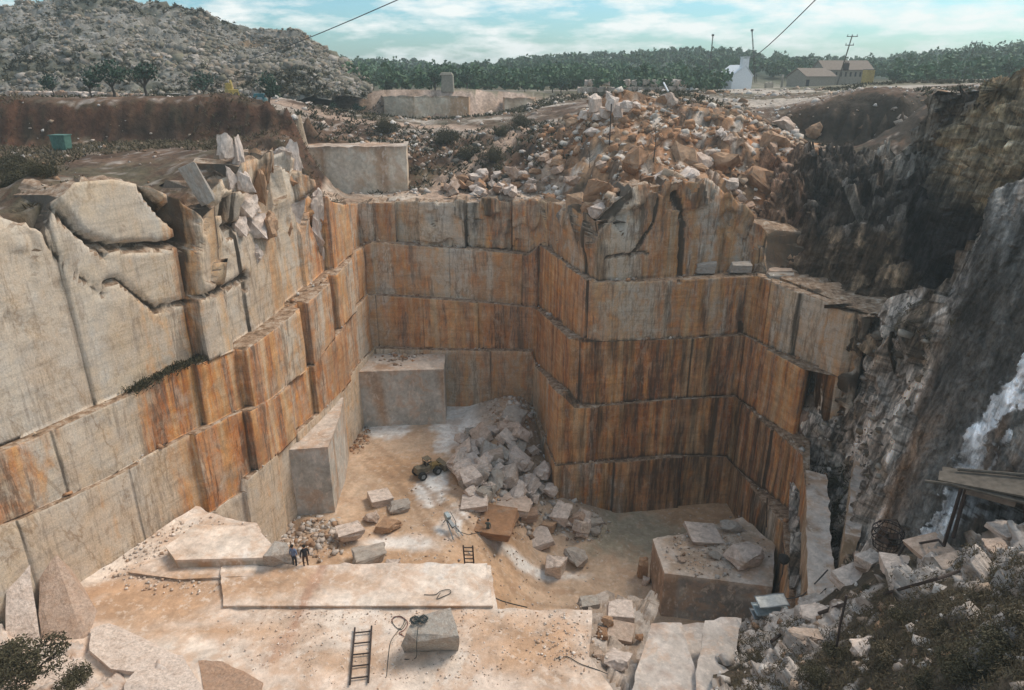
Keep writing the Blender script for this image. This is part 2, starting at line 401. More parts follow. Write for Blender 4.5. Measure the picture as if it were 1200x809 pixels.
M['white'] = mat_plain('whitewash', (0.72, 0.74, 0.76), 0.9, 0.12)
M['roof'] = mat_plain('old_roof', (0.20, 0.16, 0.13), 0.9, 0.35)
M['stucco'] = mat_plain('grey_render', (0.24, 0.22, 0.18), 0.9, 0.3)
M['yellow'] = mat_plain('yellow_paint', (0.34, 0.25, 0.07), 0.7, 0.4)
M['green_paint'] = mat_plain('green_paint', (0.08, 0.17, 0.14), 0.6, 0.3)
M['teal_paint'] = mat_plain('teal_paint', (0.04, 0.17, 0.19), 0.45, 0.3)
M['blue_paint'] = mat_plain('blue_paint', (0.32, 0.38, 0.40), 0.4, 0.4, 0.2)
M['steel'] = mat_plain('dull_steel', (0.25, 0.27, 0.28), 0.45, 0.4, 0.5)
M['cable'] = mat_plain('steel_cable', (0.06, 0.06, 0.06), 0.6)
M['skin'] = mat_plain('skin', (0.35, 0.20, 0.14), 0.6, 0.1)
M['blue_cloth'] = mat_plain('blue_cloth', (0.13, 0.17, 0.26), 0.9)
M['dark_cloth'] = mat_plain('dark_cloth', (0.028, 0.03, 0.036), 0.9)
M['brown_cloth'] = mat_plain('brown_cloth', (0.085, 0.05, 0.035), 0.9)
M['grey_cloth'] = mat_plain('grey_green_cloth', (0.10, 0.12, 0.11), 0.9)
M['hair'] = mat_plain('hair', (0.015, 0.012, 0.01), 0.8)
M['hose_red'] = mat_plain('red_hose', (0.17, 0.06, 0.05), 0.6)
M['hose'] = mat_plain('dark_hose', (0.03, 0.04, 0.04), 0.6)

# ================================================================== THE QUARRY FACES
# one loft: plan lines of five sawn tiers, followed from the left foreground to the right wall
S = 1.35
PLAN = [  # tier 0 .. 4 at each node, in survey units
 [(-27.5, 9)] * 5,
 [(-20.8, 24), (-20.9, 24), (-21.1, 24), (-21.4, 24), (-22.0, 24)],
 [(-15.6, 35.4), (-15.8, 35.4), (-16.1, 35.5), (-16.5, 35.5), (-17.1, 35.6)],
 [(-13.2, 46.5), (-13.5, 46.5), (-13.8, 46.5), (-14.3, 46.5), (-14.9, 46.5)],
 [(-12.3, 56), (-12.4, 56.6), (-12.6, 57.2), (-12.9, 57.9), (-13.2, 58.6)],
 [(1.7, 56), (1.9, 56.5), (2.1, 57.1), (2.4, 57.8), (2.6, 58.5)],
 [(3.3, 45.8), (3.6, 46.3), (4.3, 46.7), (5.5, 46.9), (5.9, 47.2)],
 [(17.9, 48.1), (17.9, 48.4), (17.8, 48.7), (17.9, 49.0), (18.2, 50.6)],
 [(17.9, 38.1), (19.0, 38.4), (19.6, 42.0), (21.9, 39.4), (22.6, 39.6)],
 [(14.3, 27.0), (14.8, 27.0), (22.5, 47), (26.0, 45), (26.5, 45.5)],
]
PLAN = np.array(PLAN) * S
NN = len(PLAN)
def poly(*a): return np.array(a, float)
KP = {
 1: poly((622, 478), (650, 547), (700, 544), (783, 536), (852, 537), (925, 620)),
 2: poly((283, 563), (320, 533), (350, 503), (377, 480), (400, 457), (421, 428), (440, 409), (520, 411), (622, 413), (627, 430), (672, 477), (700, 477), (775, 470), (862, 465), (945, 540)),
 3: poly((-400, 800), (0, 620), (53, 597), (133, 560), (190, 528), (250, 497), (283, 480), (310, 467), (340, 443), (360, 430), (380, 403), (405, 372), (430, 346), (530, 352), (625, 362), (630, 364), (667, 397), (683, 402), (800, 398), (870, 393), (880, 398), (940, 430), (985, 478), (1012, 510)),
 4: poly((-400, 705), (0, 530), (43, 513), (155, 462), (205, 436), (265, 413), (272, 410), (310, 383), (345, 355), (370, 333), (400, 303), (435, 284), (530, 292), (618, 299), (632, 288), (695, 332), (800, 329), (888, 324), (1020, 375)),
 5: poly((-400, 300), (0, 252), (35, 262), (58, 278), (70, 232), (85, 214), (130, 210), (170, 218), (205, 232), (222, 258), (238, 240), (258, 205), (300, 190), (335, 180), (352, 200), (375, 236), (390, 240), (432, 238), (640, 236), (655, 240), (690, 255), (704, 256), (722, 236), (745, 222), (780, 214), (815, 209), (838, 214), (862, 236), (888, 262), (896, 318), (1020, 369)),
}
# block joints along each tier: (photo x of the joint at the tier's upper edge, how far the block beyond it stands out, m)
JOINT = {
 4: [(-300, 0), (60, .15), (190, 0), (196, 1.2), (232, .1), (262, .35), (308, -.1), (340, .2), (371, 1.1), (398, .1), (436, 0), (462, -.9), (490, .4), (545, -.8), (600, .1), (640, 0), (662, .25), (690, 0), (790, -.15), (890, 0)],
 3: [(-300, 0), (60, .1), (168, -.1), (226, .3), (272, 1.2), (338, .4), (345, 1.3), (372, .5), (380, 1.2), (400, .3), (436, 0), (526, -.08), (612, .45), (632, 0), (665, .3), (690, 0), (785, -.1), (884, 0), (905, .25), (940, -.1), (975, .3), (1000, -.5)],
 2: [(-300, 0), (20, .1), (150, .15), (166, -.1), (225, .3), (280, .9), (330, .2), (360, .7), (398, .1), (440, 0), (495, .1), (560, -.2), (625, 0), (680, 0), (812, .1), (872, 0), (900, .3)],
 1: [(-300, 0), (120, .1), (250, .2), (283, .5), (320, .1), (345, .3), (400, 0), (440, 0), (575, -.15), (625, 0), (645, .3), (700, 0), (840, .05), (870, .15), (905, -.1)],
 0: [(-300, 0), (660, 0), (720, .15), (800, -.2), (850, 0), (880, .2)],
}
ATT = {  # photo x: stain, dark
 4: poly((-300, .2, .1), (150, .26, .1), (190, .45, .15), (205, .6, .2), (228, .6, .2), (240, .35, .25), (330, .4, .25), (350, .6, .1), (372, .75, .1), (430, .62, .2), (500, .4, .15), (560, .6, .45), (640, .6, .3), (695, .55, .45), (730, .35, .3), (760, .7, .35), (888, .72, .42), (1020, .6, .8)),
 3: poly((-300, .8, .1), (55, .78, .1), (75, .3, .1), (160, .38, .1), (185, .85, .1), (300, .85, .15), (345, .6, .1), (430, .7, .2), (520, .55, .15), (600, .6, .15), (640, .85, .3), (690, .75, .3), (720, .5, .38), (888, .85, .45), (940, .45, .3), (1000, .4, .35), (1020, .4, .9)),
 2: poly((-300, .2, .1), (160, .25, .1), (215, .45, .15), (228, .78, .25), (283, .9, .2), (350, .75, .1), (430, .6, .25), (520, .85, .15), (625, .75, .2), (650, .9, .35), (700, .92, .5), (870, .95, .52), (900, .85, .3), (1020, .7, .4)),
 1: poly((-300, .15, .1), (230, .2, .1), (300, .4, .1), (400, .4, .1), (440, .45, .25), (625, .5, .2), (660, .88, .48), (870, .94, .58), (1020, .75, .3)),
 0: poly((-300, .2, .1), (620, .5, .2), (660, .78, .48), (800, .78, .55), (870, .7, .6), (1020, .6, .4)),
}
ud = np.linspace(0, NN - 1, 3000)
def plan(j, u):
    k = np.arange(NN)
    return np.stack([np.interp(u, k, PLAN[:, j, 0]), np.interp(u, k, PLAN[:, j, 1])], 1)
def level(lv, u, j):
    """height of ledge line lv on the plan line of tier j"""
    P = plan(j, u); z = np.full(len(u), -25.0)
    for _ in range(14):
        px, py = proj(P[:, 0], P[:, 1], z)
        tgt = np.interp(px, KP[lv][:, 0], KP[lv][:, 1])
        z = 0.4 * z + 0.6 * z_of(tgt, P[:, 1])
    px, py = proj(P[:, 0], P[:, 1], z)
    if lv == 1: z = np.where(u < 5, -39.5, z); z = np.where(u > 8, np.interp(7.98, u, z), z)
    if lv == 2: z = np.where((px < 283) & (u < 3), -31.05, z)
    if lv >= 2: z = np.where(u > 8, np.interp(7.98, u, z), z)
    return z
ZL = [np.full(len(ud), -48.0)] + [level(l, ud, l - 1) for l in range(1, 6)]
def zlev(l, u): return np.interp(u, ud, ZL[l])
pxl = []
for j in range(5):
    P = plan(j, ud); p_, _ = proj(P[:, 0], P[:, 1], ZL[j + 1]); pxl.append(np.maximum.accumulate(p_))
EPS = 0.0012
cols = []
Jn = {}
rg = np.random.RandomState(5)
for j, L in JOINT.items():
    lst = []
    for (px, off) in L:
        u0 = 0.01 if px <= -300 else float(np.interp(px, pxl[j] + np.arange(3000) * 1e-6, ud))
        lst.append((u0, off))
        cols += [u0 - EPS, u0 + EPS]
    # minor saw joints between
    Jn[j] = lst
for k in range(NN - 1):
    L = np.linalg.norm(PLAN[k + 1, 2] - PLAN[k, 2]); cols += list(np.linspace(k, k + 1, int(L / 0.24) + 1))
U = np.array(sorted(set(np.round([c for c in cols if 0 <= c <= NN - 1], 5))))
def normals(u):
    a = plan(2, np.clip(u - 0.02, 0, NN - 1)); b = plan(2, np.clip(u + 0.02, 0, NN - 1)); d = b - a
    n = np.stack([d[:, 1], -d[:, 0]], 1); return n / np.linalg.norm(n, axis=1)[:, None]
NRM = normals(U)
rowsP, rowsA = [], []
def add_row(j, P, z, face, tint_extra=0.0):
    px, py = proj(P[:, 0], P[:, 1], z)
    st = np.interp(px, ATT[j][:, 0], ATT[j][:, 1]); dk = np.interp(px, ATT[j][:, 0], ATT[j][:, 2]) + tint_extra
    bl = np.zeros(len(U)); us = [a for a, _ in Jn[j]]
    idx = np.clip(np.searchsorted(us, U) - 1, 0, len(us) - 1); rr = np.random.RandomState(40 + j).rand(len(us)); bl = rr[idx]
    st = st + (rr[idx] - .5) * 0.16
    rowsP.append(np.stack([P[:, 0], P[:, 1], z], 1)); rowsA.append(np.stack([np.clip(st, 0, 1), np.clip(dk, 0, 1), bl], 1))
def boff(j):
    us = np.array([a for a, _ in Jn[j]]); of = np.array([b for _, b in Jn[j]])
    idx = np.clip(np.searchsorted(us, U) - 1, 0, len(us) - 1)
    # groove at each joint
    g = np.zeros(len(U))
    return of[idx], idx, us
CRK = [([(58, 222), (72, 248), (90, 270), (108, 286), (150, 290), (212, 285)], 5, 1.1),
       ([(168, 220), (190, 244), (207, 262), (222, 278), (230, 345)], 8, 1.6),
       ([(212, 232), (222, 255), (226, 285)], 11, 1.8),
       ([(122, 331), (140, 326), (160, 345), (181, 362), (235, 350), (288, 325)], 3.5, .5),
       ([(108, 286), (124, 300)], 4, .6), ([(52, 272), (66, 300), (90, 322), (122, 345)], 2.6, .35),
       ([(286, 320), (290, 340)], 3, .5), ([(262, 235), (268, 262), (290, 270)], 4, .8),
       ([(700, 262), (735, 232)], 8, .6), ([(740, 300), (765, 262), (772, 235)], 2.5, .4), ([(712, 300), (760, 296)], 2, .3),
       ([(792, 225), (800, 250), (796, 330)], 3, .5), ([(1003, 380), (990, 470)], 6, 2.0), ([(868, 380), (858, 480)], 3, .4)]
NR = [40, 32, 34, 34, 46]
for j in range(5):
    P0 = plan(j, U); off, idx, us = boff(j); rr = np.random.RandomState(90 + j).rand(200)
    zb = zlev(j, U); zt = zlev(j + 1, U)
    if j == 3: zb = zb - 6.0 * sst(proj(P0[:, 0], P0[:, 1], zb)[0], 942, 985) * (U > 7)
    for r in range(NR[j] + 1):
        t = r / NR[j]; z = lerp(zb, zt, t)
        P = P0 + NRM * off[:, None]
        q = np.stack([P[:, 0], P[:, 1], z], 1)
        px, py = proj(P[:, 0], P[:, 1], z)
        # rough (unsawn) upper parts
        rough = np.zeros(len(U))
        if j == 4:
            hgt = zt - z
            rough = np.maximum(rough, sst(px, 235, 262) * (1 - sst(px, 372, 385)) * (1 - sst(hgt, 2.5, 7.5)))
            rough = np.maximum(rough, sst(px, 480, 500) * (1 - sst(px, 640, 660)) * 0.45)
            rough = np.maximum(rough, (px > 660) * (1 - sst(hgt, 1.0, 5.0)) * (px < 900) * .8)
            rough = np.maximum(rough, (px > 893) * .2)
        if j == 3: rough = sst(px, 985, 1010) * .8
        if j >= 3: rough = np.maximum(rough, (px < 75) * sst(z, -16, -9) * .25)
        d = fbm(q, 0.35, 4, 3) * 0.10 + fbm(q, 1.6, 3, 9) * 0.035
        fv, fr, fe = facet(q * np.array([1, 1, 0.6]), 0.55, 21)
        d = d + rough * (fv * 1.3 - 0.2)
        # chipped upper arris, saw-line at the foot
        d = d - 0.28 * np.clip(fbm(q, 0.9, 3, 31) - 0.05, 0, 1) * sst(t, 0.93, 1.0) * (1 + 1.5 * rough)
        # fine joint grooves
        gd = np.min(np.abs(U[:, None] - us[None, :]), 1)
        jr = rr[np.argmin(np.abs(U[:, None] - us[None, :]), 1) % 200]; d = d - 0.05 * (gd < 0.0025) * (jr > .3)
        extra = 0.35 * (gd < 0.003) * (jr > .3) + 0.22 * (1 - sst(t, 0, .06)) + 0.3 * rough * sst(fr, .6, .9)
        if j >= 3:
            for pl, w, dp in CRK:
                dd = segdist(px + 3 * fbm(q, 1.2, 2, 55), py + 3 * fbm(q, 1.2, 2, 58), pl); k = np.clip(1 - dd / w, 0, 1) ** 0.7
                d = d - dp * k; extra = np.maximum(extra, k * 0.9)
        zz_ = z + (rough * fv * 0.5 * (t > 0.6) if j == 4 else 0)
        if j == 4 and r == NR[j]: zz_ = zz_ + rough * (fr - .4) * 0.9
        P = P + NRM * d[:, None]
        add_row(j, P, zz_, True, extra + rough * .05 + 0.25 * sst(t, .93, 1) * 0)
        lastP, lastz = P, zz_
    if j < 4:
        P1 = plan(j + 1, U) + NRM * boff(j + 1)[0][:, None]
        for t in (0.04, 0.3, 0.6, 0.95):
            P = lerp(lastP, P1, t); q = np.stack([P[:, 0], P[:, 1], lastz], 1)
            zz_ = lerp(lastz, zlev(j + 1, U), t) + 0.16 * (0.3 + np.clip(fbm(q, 1.3, 3, 77 + j), 0, 1)) * (t > 0.1) * (t < .9) + 0.03
            add_row(j, P, zz_, False, 0.2)
    else:
        for t in (0.3, 1.0, 2.2, 4.5):
            P = lastP - NRM * t; q = np.stack([P[:, 0], P[:, 1], lastz], 1)
            zz_ = lastz - 0.05 * t + 0.2 * fbm(q, .8, 3, 99)
            add_row(4, P, zz_ + .35 * facet(q, .8, 97)[0], False, 0.75)
GP = np.stack(rowsP); GA = np.stack(rowsA)         # rows x cols x 3
def face_part(u0, u1, name):
    c0, c1 = np.searchsorted(U, u0), min(np.searchsorted(U, u1) + 1, len(U))
    P, A = GP[:, c0:c1], GA[:, c0:c1]
    o = mesh_np(name, P.reshape(-1, 3), grid_faces(P.shape[0], P.shape[1]), M['face'], None, {'att': A.reshape(-1, 3)})
    return tag(o, kind='structure')
tag(face_part(0, 4, 'quarry_wall'), 'long sawn marble quarry wall with rust streaks on the left of the pit')
tag(face_part(4, 5, 'quarry_wall'), 'stepped sawn marble wall closing the back of the pit')
tag(face_part(5, 7, 'quarry_wall'), 'projecting brown streaked marble buttress in the middle of the pit')
tag(face_part(7, 9, 'quarry_wall'), 'sawn marble wall on the right running towards the viewer')

# ================================================================== UPLAND
ctrl = []
def cp(px, py, Y): ctrl.append(at(px, py, Y))
rim_i = np.where(U < 7)[0][::9]
for i in rim_i:
    p = GP[-4, i]; ctrl.append(p.copy()); ctrl.append(np.array([p[0] - NRM[i, 0] * 5, p[1] - NRM[i, 1] * 5, p[2] + 0.1]))
for a in [(0, 230, 47), (60, 203, 54), (120, 190, 58), (0, 190, 66), (100, 178, 70), (200, 172, 70), (250, 172, 66), (300, 160, 56), (340, 165, 60), (300, 172, 72), (-200, 200, 60), (-200, 185, 72),
          (0, 115, 105), (200, 115, 105), (330, 114, 112), (-300, 112, 120), (400, 113, 150), (380, 128, 110), (400, 150, 104), (350, 142, 100), (450, 150, 104), (560, 147, 108), (400, 165, 92), (470, 168, 92),
          (400, 230, 82), (470, 230, 82), (540, 225, 84), (600, 222, 82), (640, 222, 78), (500, 200, 91), (560, 180, 95), (600, 160, 100), (640, 190, 86), (640, 165, 92), (620, 150, 105), (680, 138, 98),
          (670, 210, 72), (700, 205, 69), (700, 160, 79), (700, 126, 90), (740, 116, 95), (740, 180, 72), (780, 200, 68), (780, 150, 81), (800, 113, 102), (850, 205, 72), (850, 160, 82), (850, 118, 108),
          (900, 308, 68.5), (905, 270, 72), (905, 225, 77), (900, 180, 82), (900, 150, 90), (900, 120, 112), (940, 240, 74), (935, 262, 71), (960, 205, 79),
          (1000, 112, 120), (1100, 108, 108), (1200, 106, 95), (1300, 104, 90), (1400, 100, 90), (760, 108, 130), (650, 112, 140), (900, 109, 140)]:
    cp(*a)
def cut(pts, dy=0.9):
    for (a, b) in zip(pts[:-1], pts[1:]):
        L = abs(b[0] - a[0]) / FPX * a[3]; n = max(2, int(L / 2.2))
        for k in range(n):
            t = k / n; px, pt, pb, Y = [lerp(a[i], b[i], t) for i in range(4)]
            g = at(px, pt, Y + dy); ctrl.append(g); ctrl.append(g + np.array([0, 5, 0.25]))
            g = at(px, pb, Y); ctrl.append(g); ctrl.append(g + np.array([0, -3, -0.1]))
cut([(-260, 122, 178, 76), (0, 124, 172, 77), (150, 122, 163, 79), (335, 120, 158, 82), (352, 124, 152, 88)])
cut([(352, 178, 222, 89.5), (476, 180, 221, 90)])
cut([(372, 120, 134, 150), (440, 112, 142, 148), (552, 108, 141, 150), (600, 109, 132, 156), (650, 108, 122, 160)])
cut([(935, 130, 160, 100), (1000, 118, 187, 95), (1060, 115, 193, 90), (1105, 112, 190, 84), (1140, 114, 165, 77)])
ctrl = np.array(ctrl)
def rbf_fit(C, lam=0.02):
    D = np.hypot(C[:, None, 0] - C[None, :, 0], C[:, None, 1] - C[None, :, 1]); n = len(C)
    A = np.zeros((n + 3, n + 3)); A[:n, :n] = -D + np.eye(n) * lam * 10
    Q = np.stack([np.ones(n), C[:, 0] / 100, C[:, 1] / 100], 1); A[:n, n:] = Q; A[n:, :n] = Q.T
    return np.linalg.solve(A, np.concatenate([C[:, 2], np.zeros(3)]))
RW = rbf_fit(ctrl)
def rbf(X, Y):
    o = np.zeros(len(X)); n = len(ctrl)
    for s in range(0, len(X), 20000):
        x, y = X[s:s + 20000], Y[s:s + 20000]
        D = np.hypot(x[:, None] - ctrl[None, :, 0], y[:, None] - ctrl[None, :, 1])
        o[s:s + 20000] = -D @ RW[:n] + RW[n] + RW[n + 1] * x / 100 + RW[n + 2] * y / 100
    return o
def farz(X, Y):
    r = np.hypot(X, Y)
    q = np.stack([X, Y, 0 * X], 1)
    az = X / np.maximum(Y, 30.0); pxx = 600 + 800 * az * .985
    prof = np.interp(pxx, [-400, 300, 400, 470, 520, 560, 600, 640, 680, 740, 800, 850, 900, 960, 1010, 1060, 1120, 1200, 1400], [76, 76, 78, 84, 86, 84, 80, 76, 73, 70, 69, 71, 77, 81, 79, 72, 68, 66, 66])
    ridge = (90.9 - prof) / 17.2 * math.pi / 180 * 480 - .5
    return -3.6 + (ridge + 3.6) * sst(r, 185, 480) + 2.2 * fbm(q, 0.012, 3, 5) * sst(r, 190, 300) + 14 * sst(r, 520, 1400) * np.clip(0.5 + fbm(q, 0.0025, 3, 8), 0, 2)
def upz(X, Y):
    w = sst(Y, 150, 178); w = np.maximum(w, sst(np.abs(X), 105, 145))
    far = farz(X, Y); z = far.copy(); m = w < 1
    z[m] = lerp(np.clip(rbf(X[m], Y[m]), -22, 1.0), far[m], w[m])
    return z
pit = [tuple(plan(4, np.array([u]))[0] - normals(np.array([u]))[0] * 1.5) for u in np.linspace(0, 6.93, 60)]
# right-hand cliff tops (photo x, y, depth)
CA_X = [885, 925, 965, 1005, 1050, 1095, 1130, 1165, 1200, 1260, 1330]
CA_TY = [318, 205, 196, 192, 194, 192, 160, 120, 112, 106, 104]
CA_TD = [69, 76, 75, 73, 71, 69, 62, 58, 55, 50, 46]
CA_BY = [334, 345, 358, 373, 392, 405, 410, 410, 420, 430, 440]
CA_BD = [69, 66.0, 62.4, 57.8, 54, 51.5, 49, 47, 44, 41, 39]
pit += [(lambda g: (g[0], g[1] + 1.5))(at(x, y, d)) for x, y, d in zip(CA_X[1:], CA_TY[1:], CA_TD[1:])]
pit += [(130, 40), (130, -40), (-60, -40), (-60, 0)]
def nonuni(a, b, st, lo, hi, n0, n1):
    m = list(np.arange(a, b + 1e-6, st)); L = []; H = []
    if n0: L = list(a - np.geomspace(st * 1.5, a - lo, n0))[::-1]
    if n1: H = list(b + np.geomspace(st * 1.5, hi - b, n1))
    return np.array(L + m + H)
gx = nonuni(-75, 85, 0.42, -1000, 1000, 50, 50); gy = nonuni(38, 122, 0.42, -200, 1100, 25, 70)
X, Y = np.meshgrid(gx, gy); X = X.ravel(); Y = Y.ravel()
Zg = upz(X, Y)
px, py = proj(X, Y, Zg); q = np.stack([X, Y, Zg], 1)
near = (1 - sst(Y, 118, 135)) * (1 - sst(np.abs(X), 75, 95))
# region masks, by place on the ground
heap = sst(X, 3, 8) * (1 - sst(X, 30, 40)) * sst(Y, 60, 64) * (1 - sst(Y, 88, 100)) * sst(X, 42, 30)
rubblebank = sst(Y, 84, 90) * (1 - sst(Y, 100, 106)) * sst(X, -14, -8) * (1 - sst(X, 4, 9))
fv, fr, fe = facet(q * np.array([1, 1, 0.01]), 0.34, 61, 1.4)
fv2, fr2, fe2 = facet(q * np.array([1, 1, 0.01]), 1.0, 71, 1.1)
X = X + near * heap * fbm(q, .5, 3, 63) * .5; Y = Y + near * heap * fbm(q, .5, 3, 64) * .5
Zg = Zg + near * (fbm(q, 0.15, 4, 2) * (0.5 + .7 * heap) + fbm(q, 0.9, 3, 6) * 0.15 + heap * (fv * 1.0 + fv2 * 0.22) + rubblebank * (fv2 * 0.35) + (1 - heap) * fv2 * 0.10)
G0 = Zg.reshape(len(gy), len(gx)); a_, b_ = np.gradient(G0, gy, gx); sl0 = sst(np.hypot(a_, b_).ravel(), .6, 1.2) * near * (1 - heap)
Zg = Zg + sl0 * (facet(q * np.array([1, .4, .01]), .5, 65)[0] * .55 + fbm(q * np.array([1, .5, .5]), 1.1, 3, 66) * .35)
# slopes decide what is bare soil
G = Zg.reshape(len(gy), len(gx)); gyz, gxz = np.gradient(G, gy, gx); slope = np.hypot(gyz, gxz).ravel()
n1 = fbm(q, 0.07, 4, 12); n2 = fbm(q, 0.4, 4, 14); n3 = fbm(q, 1.7, 3, 15)
col = mixc((0.085, 0.052, 0.034), (0.16, 0.10, 0.065), sst(n2, -.4, .5))
col = mixc(col, (0.105, 0.095, 0.06), sst(n1 + n3 * .4, 0.0, 0.35) * 0.7)                   # thin grass
col = mixc(col, (0.36, 0.31, 0.27), sst(n3 + n2 * .5, 0.22, 0.5) * 0.75)                     # stone chips
farl = sst(Y, 118, 140)
col = mixc(col, (0.15, 0.16, 0.10), farl * 0.5); col = mixc(col, (0.035, 0.06, 0.042), sst(Y, 215, 300) * .95)
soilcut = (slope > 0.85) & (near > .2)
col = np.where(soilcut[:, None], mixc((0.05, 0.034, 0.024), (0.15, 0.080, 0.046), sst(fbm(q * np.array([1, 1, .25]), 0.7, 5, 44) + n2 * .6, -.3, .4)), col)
redl = sst(-X, -10, 0) * (Y > 74) * (Y < 84) * soilcut
col = mixc(col, (0.14, 0.06, 0.036), redl * sst(n1 + n2 * .5, -.3, .3) * .6); col = mixc(col, (0.06, 0.055, 0.035), soilcut * sst(n2 + n3 * .6, .15, .5) * .7)
hc = mixc((0.36, 0.16, 0.07), (0.46, 0.28, 0.16), fr)
hc = mixc(hc, (0.19, 0.12, 0.075), sst(fr2, .55, .75) * .8); hc = mixc(hc, (0.62, 0.54, 0.46), sst(fr2, .25, .1) * .9)
hc = mixc(hc, (0.09, 0.075, 0.05), sst(n2, .1, .4) * .6)
hc = mixc(hc, (0.10, 0.08, 0.065), sst(fe, 0.10, 0.0) * .8)
col = mixc(col, hc, heap)
# marble face of the upper bench and its floor
bench = (X > -28) & (X < -10) & (Y > 85) & (Y < 88.6) & (Zg > -14)
mcol = mixc((0.50, 0.42, 0.33), (0.40, 0.30, 0.20), sst(fbm(q * np.array([1, 1, .05]), 0.8, 4, 50), -.3, .4))
col = np.where((bench & (slope > .8))[:, None], mcol, col)
flat = (X > -22) & (X < 6) & (Y > 76) & (Y < 86.5)
col = np.where(flat[:, None], mixc((0.40, 0.28, 0.20), (0.50, 0.43, 0.36), sst(n2, -.3, .4)), col)
farcut = (Y > 140) & (Y < 165) & (slope > .35) & (X > -50) & (X < 12)
col = np.where(farcut[:, None], mixc((0.42, 0.32, 0.26), (0.25, 0.18, 0.13), sst(fbm(q, .25, 3, 51), -.3, .4)), col)
# far pit floor stones / pale track
col = mixc(col, (0.46, 0.40, 0.34), (sst(fbm(q * np.array([.5, 1.2, 1]), 0.09, 3, 90), 0.12, 0.25) * sst(Y, 98, 108) * (1 - sst(Y, 200, 240)) * .8))
trk = segdist(X, Y, [(-9, 80), (-9, 88), (-3, 94), (2, 101), (-10, 108), (-40, 108)]); col = mixc(col, (0.40, 0.29, 0.22), (1 - sst(trk, 1.0, 1.8)) * .85)
trk2 = segdist(X, Y, [(-60, 64), (-34, 66), (-22, 70), (-16, 78), (-30, 96)]); col = mixc(col, (0.13, 0.088, 0.06), (1 - sst(trk2, 1.2, 3.0)) * .5)
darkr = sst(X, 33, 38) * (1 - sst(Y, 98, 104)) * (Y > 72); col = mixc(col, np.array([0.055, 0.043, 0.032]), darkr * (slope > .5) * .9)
ip = inpoly(X, Y, pit)
Zg = np.where(ip, -55.0, Zg)
ok = ~ip.reshape(len(gy), len(gx))
keep = ok.copy()
keep[1:] |= ok[:-1]; keep[:-1] |= ok[1:]; keep[:, 1:] |= ok[:, :-1]; keep[:, :-1] |= ok[:, 1:]
F = grid_faces(len(gy), len(gx)); kf = keep.ravel(); F = F[kf[F].all(1)]
# the cut edge hangs down a little behind the quarry walls
Zg = np.where(ip, upz(X, Y) - 3.0, Zg) if False else np.where(ip, -16.0, Zg)
used = np.unique(F); rm = np.full(len(X), -1); rm[used] = np.arange(len(used))
VV = np.stack([X, Y, Zg], 1)[used]
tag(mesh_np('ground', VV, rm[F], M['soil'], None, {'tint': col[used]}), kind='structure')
def gz(x, y):
    """ground height incl. broad noise, for standing things"""
    i = np.clip(np.searchsorted(gx, x), 1, len(gx) - 1); j = np.clip(np.searchsorted(gy, y), 1, len(gy) - 1)
    g = Zg.reshape(len(gy), len(gx)); tx = (x - gx[i - 1]) / (gx[i] - gx[i - 1]); ty = (y - gy[j - 1]) / (gy[j] - gy[j - 1])
    return float(lerp(lerp(g[j - 1, i - 1], g[j - 1, i], tx), lerp(g[j, i - 1], g[j, i], tx), ty))

# ================================================================== PIT FLOOR
def floorz(x, y):
    q_ = (x + 3) / 9.0 + (62 - y) / 38.0
    z = lerp(-38.2, -44.5, sst(q_, 0, 1))
    return z
def moundz(x, y):
    """the tipped pile along the buttress"""
    px, py = proj(x, y, floorz(x, y))
    c = segdist(x, y, [tuple(atz(600, 500, -39.5)[:2]), tuple(atz(640, 560, -41.5)[:2]), tuple(atz(660, 590, -42.5)[:2])])
    return 3.0 * np.clip(1 - c / 6.0, 0, 1)
fx = np.arange(-36, 42, 0.3); fy = np.arange(26, 84, 0.3)
X, Y = np.meshgrid(fx, fy); X = X.ravel(); Y = Y.ravel(); q = np.stack([X, Y, 0 * X], 1)
Z = floorz(X, Y) + moundz(X, Y) * 0.85 + 0.25 * fbm(q, .12, 3, 20) + .06 * fbm(q, 1.3, 3, 22)
lft = sst(-X, 11, 15) * (Y < 53) * 1.2; Z = Z + lft * (0.5 + fbm(q, .8, 3, 23)) * .5
n1 = fbm(q, .10, 4, 24); n2 = fbm(q, .5, 4, 25); n3 = fbm(q, 1.6, 3, 26)
col = mixc((0.50, 0.32, 0.19), (0.56, 0.41, 0.29), sst(n1, -.3, .3)); col = mixc(col, (0.36, 0.22, 0.13), sst(n2, .15, .5) * .5)
px, py = proj(X, Y, Z)
def blot(cx, cy, rx, ry, z, k=1.0):
    c = atz(cx, cy, z); ex = abs(atz(cx + rx, cy, z)[0] - c[0]); ey = abs(atz(cx, cy - ry, z)[1] - c[1])
    return np.clip(1.25 - np.hypot((X - c[0]) / ex, (Y - c[1]) / ey) + n2 * .5 + n3 * .25, 0, 1) * k
w = np.maximum.reduce([blot(460, 500, 26, 16, -38), blot(545, 490, 42, 34, -38.3), blot(508, 575, 22, 22, -38.8), blot(530, 620, 18, 22, -39, .7), blot(620, 640, 90, 8, -41, .45), blot(470, 640, 60, 14, -38.5, .35)])
col = mixc(col, (0.80, 0.77, 0.73), sst(w, .10, .42))
wet = blot(740, 628, 62, 30, -44.5, 1.0); col = mixc(col, (0.34, 0.31, 0.23), sst(wet, .1, .6) * .8)
col = mixc(col, (0.22, 0.12, 0.07), blot(900, 640, 50, 30, -44, .6)); col = mixc(col, (0.36, 0.27, 0.20), sst(moundz(X, Y), .3, 1.2) * .8)
rub = blot(350, 625, 60, 26, -38.2); col = mixc(col, (0.33, 0.24, 0.17), rub * .8)
